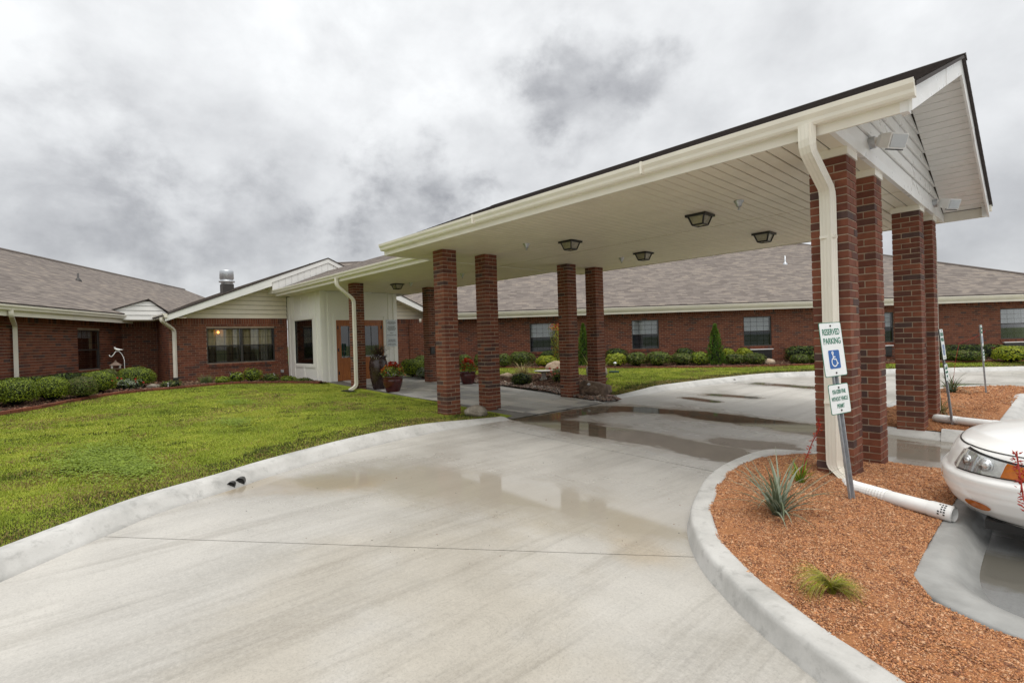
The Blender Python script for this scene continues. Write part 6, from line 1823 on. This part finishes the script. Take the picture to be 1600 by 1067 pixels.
sign_post(7.03, 8.87, H2(7.03, 8.87) - .02, math.radians(-2.8), math.radians(90), 'farther parking sign post seen edge on near the far right window', 1.46)
t = thing('notice_board', 'two pale notice plates with small print on the white wall right of the doors', 'notice', (VX + .026, 3.55, 1.79))
M_NOTE = simple('notice_plate', (.62, .66, .68), .35, .04)
for (z0, z1, rows) in ((-.155, .47, [.40, .365, .33, .235, .20, .165, .13, .095, .0, -.08]), (-.48, -.175, [-.24, -.275, -.31, -.385, -.42])):
    m = MB(); m.box((0, -.215, z0), (.012, .215, z1)); pl_ = m.build('plate', M_NOTE, t)
    m = MB()
    for zz_ in rows:
        wtot = rnd.uniform(.22, .36) if zz_ not in (.0, -.08) else (.12 if zz_ == 0 else .38); y_ = -wtot / 2
        while y_ < wtot / 2:
            wd = rnd.uniform(.02, .055); m.box((.012, y_, zz_ - .009), (.0135, min(y_ + wd, wtot / 2), zz_ + .009)); y_ += wd + .012
    tag(m.build('print_lines', M_BRONZE, pl_), kind='stuff')

# ------------------------------------------------------------------ drain pipes
M_PVC = simple('white_pvc', (.80, .80, .78), .38, .06)
def drain_pipe(pts, label, corr=(.12, .5), r=.056):
    L = catmull(pts, 10); P = [Vector(p) for p in L]; n = len(P); c = sum(P, Vector()) / n; c.z = 0
    t = thing('drain_pipe', label, 'drain pipe', (0, 0, 0), 0, 'white drain pipes across the gravel')
    i0, i1 = int(n * corr[0]), int(n * corr[1])
    m = MB(); m.tube(P[:i0 + 1], [r * .98] * (i0 + 1), 16); m.build('adapter', M_PVC, t, True)
    Q, R = [], []
    for k in range(46):
        f = i0 + (i1 - i0) * k / 45; i = min(int(f), n - 2); Q.append(P[i].lerp(P[i + 1], f - i)); R.append(r * (1.08 if k % 2 else .93))
    m = MB(); m.tube(Q, R, 16); m.build('corrugated_section', M_PVC, t)
    m = MB(); m.tube(P[i1:], [r] * (n - i1), 18, cap=False); m.tube([P[-1] + (P[-2] - P[-1]) * .02, P[i1]][:2], [r * .9, r * .9], 18, cap=False); m.build('smooth_pipe', M_PVC, t, True)
    e = (P[-1] - P[-2]).normalized(); s0 = P[-1] - e * .16
    m = MB(); m.tube([s0, s0 + e * .02, s0 + e * .155], [r * 1.02, r * 1.1, r * 1.1], 18, cap=False); m.build('collar', M_PVC, t, True)
    # printed label near the end
    m = MB()
    sd = e.cross(Vector((0, 0, 1))).normalized(); up = sd.cross(e)
    for (k, w) in ((.03, .012), (.048, .01), (.066, .012)):
        for j in range(5):
            an = math.radians(-10 + j * 18); q = s0 + e * (k + .05) + (sd * math.cos(an) + up * math.sin(an)) * (r * 1.105)
            if rnd.random() < .8: m.obox(q - e * w / 2, e * w, (up * math.cos(an) - sd * math.sin(an)) * .011, (sd * math.cos(an) + up * math.sin(an)) * .0008)
    tag(m.build('printed_marks', M_BLACK, t), kind='stuff')
drain_pipe([(6.77, -.36, .01), (6.86, -.52, .035), (6.98, -.64, .052), (7.22, -.77, .058), (7.45, -.85, .055), (7.60, -.89, .048)], 'white drain pipe from the near downspout toward the car', (.16, .55))
drain_pipe([(6.80, 4.30, .04), (6.88, 4.16, .055), (7.10, 4.05, .06), (7.35, 4.0, .055), (7.62, 3.97, .05)], 'white drain pipe from the outer column across the far gravel', (.12, .5))
# drain outlets through the kerbs
def outlet(x, y, dirx, diry, z, r, label):
    t = thing('drain_outlet', label, 'drain outlet', (x, y, z), 0, 'kerb drain outlets')
    d = Vector((dirx, diry, 0)).normalized()
    m = MB(); m.tube([(0, 0, 0), tuple(-d * .16)], r, 16, cap=False); m.tube([tuple(d * .0), tuple(-d * .16)], r * .9, 16, cap=False); m.build('pipe', M_BLACK, t)
    m = MB(); m.tube([tuple(-d * .012), tuple(-d * .02)], r * .93, 16); m.build('opening', M_DARK, t)  # dark disc stands in for the shade inside the pipe
outlet(2.155, -4.40, .9, -.42, -.012, .042, 'left black drain outlet of the pair in the near kerb')
outlet(2.105, -4.30, .9, -.42, -.006, .050, 'right black drain outlet of the pair in the near kerb')
outlet(1.40, 9.50, .98, -.2, .0, .05, 'single drain outlet in the far kerb')

# ------------------------------------------------------------------ parked car
CARX, CARY = 7.47, -.24
car = thing('parked_car', 'white sedan nosed up to the kerb at the right edge', 'car', (CARX, CARY, D(CARX) - .002))
def paint():
    t = NT('white_car_paint'); t.base((.92, .915, .89)); t.rough(.3); t.spec(.5)
    t.b.inputs['Coat Weight'].default_value = .5; t.b.inputs['Coat Roughness'].default_value = .04
    return t.m
M_PAINT = paint()
M_AMBER = simple('amber_lens', (.48, .13, .012), .12, .2, 30, spec=.6); M_CHROME = simple('lamp_chrome', (.75, .76, .77), .18, .1, metal=.6); M_TYRE = simple('tyre_rubber', (.02, .02, .02), .8, .2); M_RIM = simple('alloy_rim', (.5, .51, .52), .3, .1, metal=.8)
LEN = 4.55
ZL = [.17, .22, .28, .36, .44, .495, .515, .56, .62, .68, .72, .76, .80, .84, .88]
XF = [.20, .11, .05, .012, .0, .0, .030, .045, .065, .095, .14, .26, .50, .82, 1.15]
HW = [.70, .77, .82, .85, .862, .866, .852, .856, .858, .856, .850, .838, .815, .775, .72]
XB = [.22, .12, .06, .02, .0, .0, .0, .01, .02, .04, .06, .10, .18, .30, .45]
def lev(z):
    return np.interp(z, ZL, XF), np.interp(z, ZL, HW), np.interp(z, ZL, XB)
RF = .62; NE = 2.5
def outline(z, th):
    """th in [-pi/2, pi/2]: front half outline (0 = nose), point on the body at height z"""
    xf, hw, xb = lev(z)
    s_, c_ = math.sin(th), math.cos(th)
    return Vector((xf + RF * (1 - abs(c_) ** (2 / NE)), hw * math.copysign(abs(s_) ** (2 / NE), s_), z))
def ring(z):
    P = []
    for k in range(37): P.append(outline(z, -math.pi / 2 + math.pi * k / 36))
    xf, hw, xb = lev(z)
    for x_ in (1.2, 1.9, 2.6, 3.3, 3.8): P.append(Vector((max(x_, xf + RF + .05), hw, z)))
    for k in range(19):
        th = math.pi / 2 - math.pi * k / 18
        P.append(Vector((LEN - xb - .5 * (1 - abs(math.cos(th)) ** (2 / 3)), hw * math.copysign(abs(math.sin(th)) ** (2 / 3), math.sin(th)), z)))
    for x_ in (3.8, 3.3, 2.6, 1.9, 1.2): P.append(Vector((max(x_, xf + RF + .05), -hw, z)))
    return P
zz_ = sorted(set([round(float(v), 3) for v in np.linspace(.17, .88, 60)]))
m = MB(); R_ = [ring(z) for z in zz_]; n = len(R_[0])
for r in R_: m.v += [tuple(p) for p in r]
for i in range(len(R_) - 1):
    for j in range(n): m.f.append((i * n + j, i * n + (j + 1) % n, (i + 1) * n + (j + 1) % n, (i + 1) * n + j)); m.m.append(0)
m.f += [tuple(range(n))[::-1], tuple((len(R_) - 1) * n + j for j in range(n))]; m.m += [0, 0]
body = m.build('body', M_PAINT, car, True)
# greenhouse
GH = [(.86, 1.25, 3.75, .70), (1.0, 1.62, 3.55, .64), (1.15, 1.95, 3.35, .585), (1.28, 2.20, 3.15, .54), (1.36, 2.40, 2.95, .47), (1.385, 2.55, 2.8, .38)]
m = MB(); cnt = 28
for (z, xa, xb, hw) in GH:
    for k in range(cnt):
        a = 2 * math.pi * k / cnt; m.v.append(((xa + xb) / 2 - (xb - xa) / 2 * math.copysign(abs(math.cos(a)) ** .45, math.cos(a)), hw * math.copysign(abs(math.sin(a)) ** .45, math.sin(a)), z))
for i in range(len(GH) - 1):
    for j in range(cnt): m.f.append((i * cnt + j, i * cnt + (j + 1) % cnt, (i + 1) * cnt + (j + 1) % cnt, (i + 1) * cnt + j)); m.m.append(1 if i < 3 else 0)
m.f.append(tuple((len(GH) - 1) * cnt + j for j in range(cnt))); m.m.append(0)
m.build('cabin', [M_PAINT, simple('car_window', (.03, .035, .035), .06, .1, spec=.7)], car, True)
def on_body(name, ths, zlo, zhi, off, mat, parent, nz=4, smooth=True):
    """patch lying on the body surface between two height functions"""
    m = MB(); nt = len(ths)
    for th in ths:
        for k in range(nz + 1):
            z = zlo(th) + (zhi(th) - zlo(th)) * k / nz
            p = outline(z, th); q = outline(z, th + .02); r_ = outline(z + .01, th)
            nn = (q - p).cross(r_ - p).normalized()
            if nn.x > 0 and abs(th) < 1.2: nn = -nn
            if nn.y * math.sin(th) < 0 and abs(th) >= 1.2: nn = -nn
            m.v.append(tuple(p + nn * off))
    for i in range(nt - 1):
        for k in range(nz): m.f.append((i * (nz + 1) + k, i * (nz + 1) + k + 1, (i + 1) * (nz + 1) + k + 1, (i + 1) * (nz + 1) + k)); m.m.append(0)
    return m.build(name, mat, parent, smooth)
M_LAMPGLASS = glass('lamp_glass', (.93, .95, .95), .03)
M_LAMPBACK = simple('lamp_reflector', (.62, .62, .61), .25, .25, 25)
for sg in (-1, 1):
    T0, T1, T2 = .62, 1.22, 1.55
    f0 = lambda th: (abs(th) - T0) / (T2 - T0)
    zlo = lambda th: .535 + .012 * f0(th) + .022 * max(0, 1 - f0(th) / .06) ** 2; zhi = lambda th: .545 + .135 * min(1, f0(th) / .05) ** .5 - .060 * max(0, f0(th) - .05)
    A = [sg * a for a in np.linspace(T0, T1, 16)]; B = [sg * a for a in np.linspace(T1, T2, 12)]
    hl_ = on_body('headlight', A, zlo, zhi, .004, M_LAMPBACK, car, 5)
    for (th, rr) in ((.80, .048), (1.04, .052)):
        p = outline(.605, sg * th); q = outline(.605, sg * (th + .02)); d = (q - p).normalized(); nn = Vector((0, 0, 1)).cross(d) * (-sg); nn = -nn if nn.x > 0 else nn
        m = MB(); m.tube([p + nn * .004, p + nn * .012], [rr, rr * .93], 20); m.tube([p + nn * .012, p + nn * .018], [rr * .8, rr * .25], 20); m.build('reflector_bowl', M_CHROME, hl_, True)
    on_body('lamp_cover', A, zlo, zhi, .016, M_LAMPGLASS, hl_, 5)
    on_body('turn_signal', B, zlo, zhi, .006, M_AMBER, car, 4)
    W_ = [sg * a for a in np.linspace(T0 - .02, T2, 28)]
    on_body('lamp_gap', W_, lambda th: zhi(th) + .002, lambda th: zhi(th) + .016, .003, M_BLACK, car, 1)
    on_body('lamp_gap', W_, lambda th: zlo(th) - .010, lambda th: zlo(th) - .001, .003, M_BLACK, car, 1)
    M_ = [sg * a for a in np.linspace(.80, 1.12, 14)]
    ctr = lambda th: .305
    hgt = lambda th: .030 * math.sqrt(max(0., 1 - ((abs(th) - .96) / .161) ** 2))
    on_body('side_marker', M_, lambda th: ctr(th) - hgt(th), lambda th: ctr(th) + hgt(th), .006, M_AMBER, car, 3)
# bumper creases and the hood shut line
ALL = [a for a in np.linspace(-1.5, 1.5, 60)]
on_body('bumper_rib', ALL, lambda th: .405, lambda th: .425, .010, M_PAINT, car, 2)
on_body('bumper_rib', ALL, lambda th: .470, lambda th: .482, .006, M_PAINT, car, 2)
on_body('lower_lip', ALL, lambda th: .195, lambda th: .215, .008, M_PAINT, car, 2)
on_body('hood_gap', [a for a in np.linspace(-.62, .62, 30)], lambda th: .700, lambda th: .708, .002, M_BLACK, car, 1)
for sg in (-1, 1):
    on_body('hood_gap', [sg * a for a in np.linspace(.62, 1.56, 24)], lambda th: .702 - .012 * (abs(th) - .62), lambda th: .709 - .012 * (abs(th) - .62), .002, M_BLACK, car, 1)
m = MB(); m.box((-.0, -.26, .33), (.02, .26, .36)); 
m = MB(); m.box((.3, -.7, .14), (LEN - .3, .7, .2)); m.build('underbody', M_BLACK, car)
for (x_, sg) in ((.95, -1), (.95, 1), (3.6, -1), (3.6, 1)):
    y0 = sg * .79
    w_ = bpy.data.objects.new('wheel', None); COL.objects.link(w_); w_.parent = car; w_.location = (x_, y0, .30)
    m = MB(); m.tube([(0, -.09, 0), (0, -.08, 0), (0, .08, 0), (0, .09, 0)], [.27, .30, .30, .27], 28); m.build('tyre', M_TYRE, w_, True)
    m = MB(); m.tube([(0, -.097, 0), (0, .097, 0)], .19, 24); m.build('rim', M_RIM, w_)
    m = MB(); m.tube([(x_, sg * .869, .31), (x_, sg * .80, .31)], [.335, .335], 28); m.build('wheel_arch', M_BLACK, car)
for sg in (-1, 1):
    m = MB(); m.tube([(1.75, sg * .74, .92), (1.72, sg * .84, .95), (1.70, sg * .95, .96)], [.03, .07, .05], 10); m.build('mirror', M_PAINT, car, True)

# lit lamp behind the wide window
t = thing('table_lamp', 'small glowing lamp seen behind the left pane of the wide window', 'lamp', (GWX - .17, -1.27, 1.97))
e_ = NT('lamp_glow'); e_.base((.9, .45, .12)); e_.b.inputs['Emission Color'].default_value = (1, .42, .08, 1); e_.b.inputs['Emission Strength'].default_value = 3.0
m = MB(); m.lathe([(0, -.045), (.03, -.03), (.04, 0), (.03, .03), (0, .045)], 12); m.build('bulb', e_.m, t, True)
m = MB(); m.tube([(0, 0, -.04), (-.02, 0, -.12)], .008, 6); m.build('bracket', M_BRONZE, t)
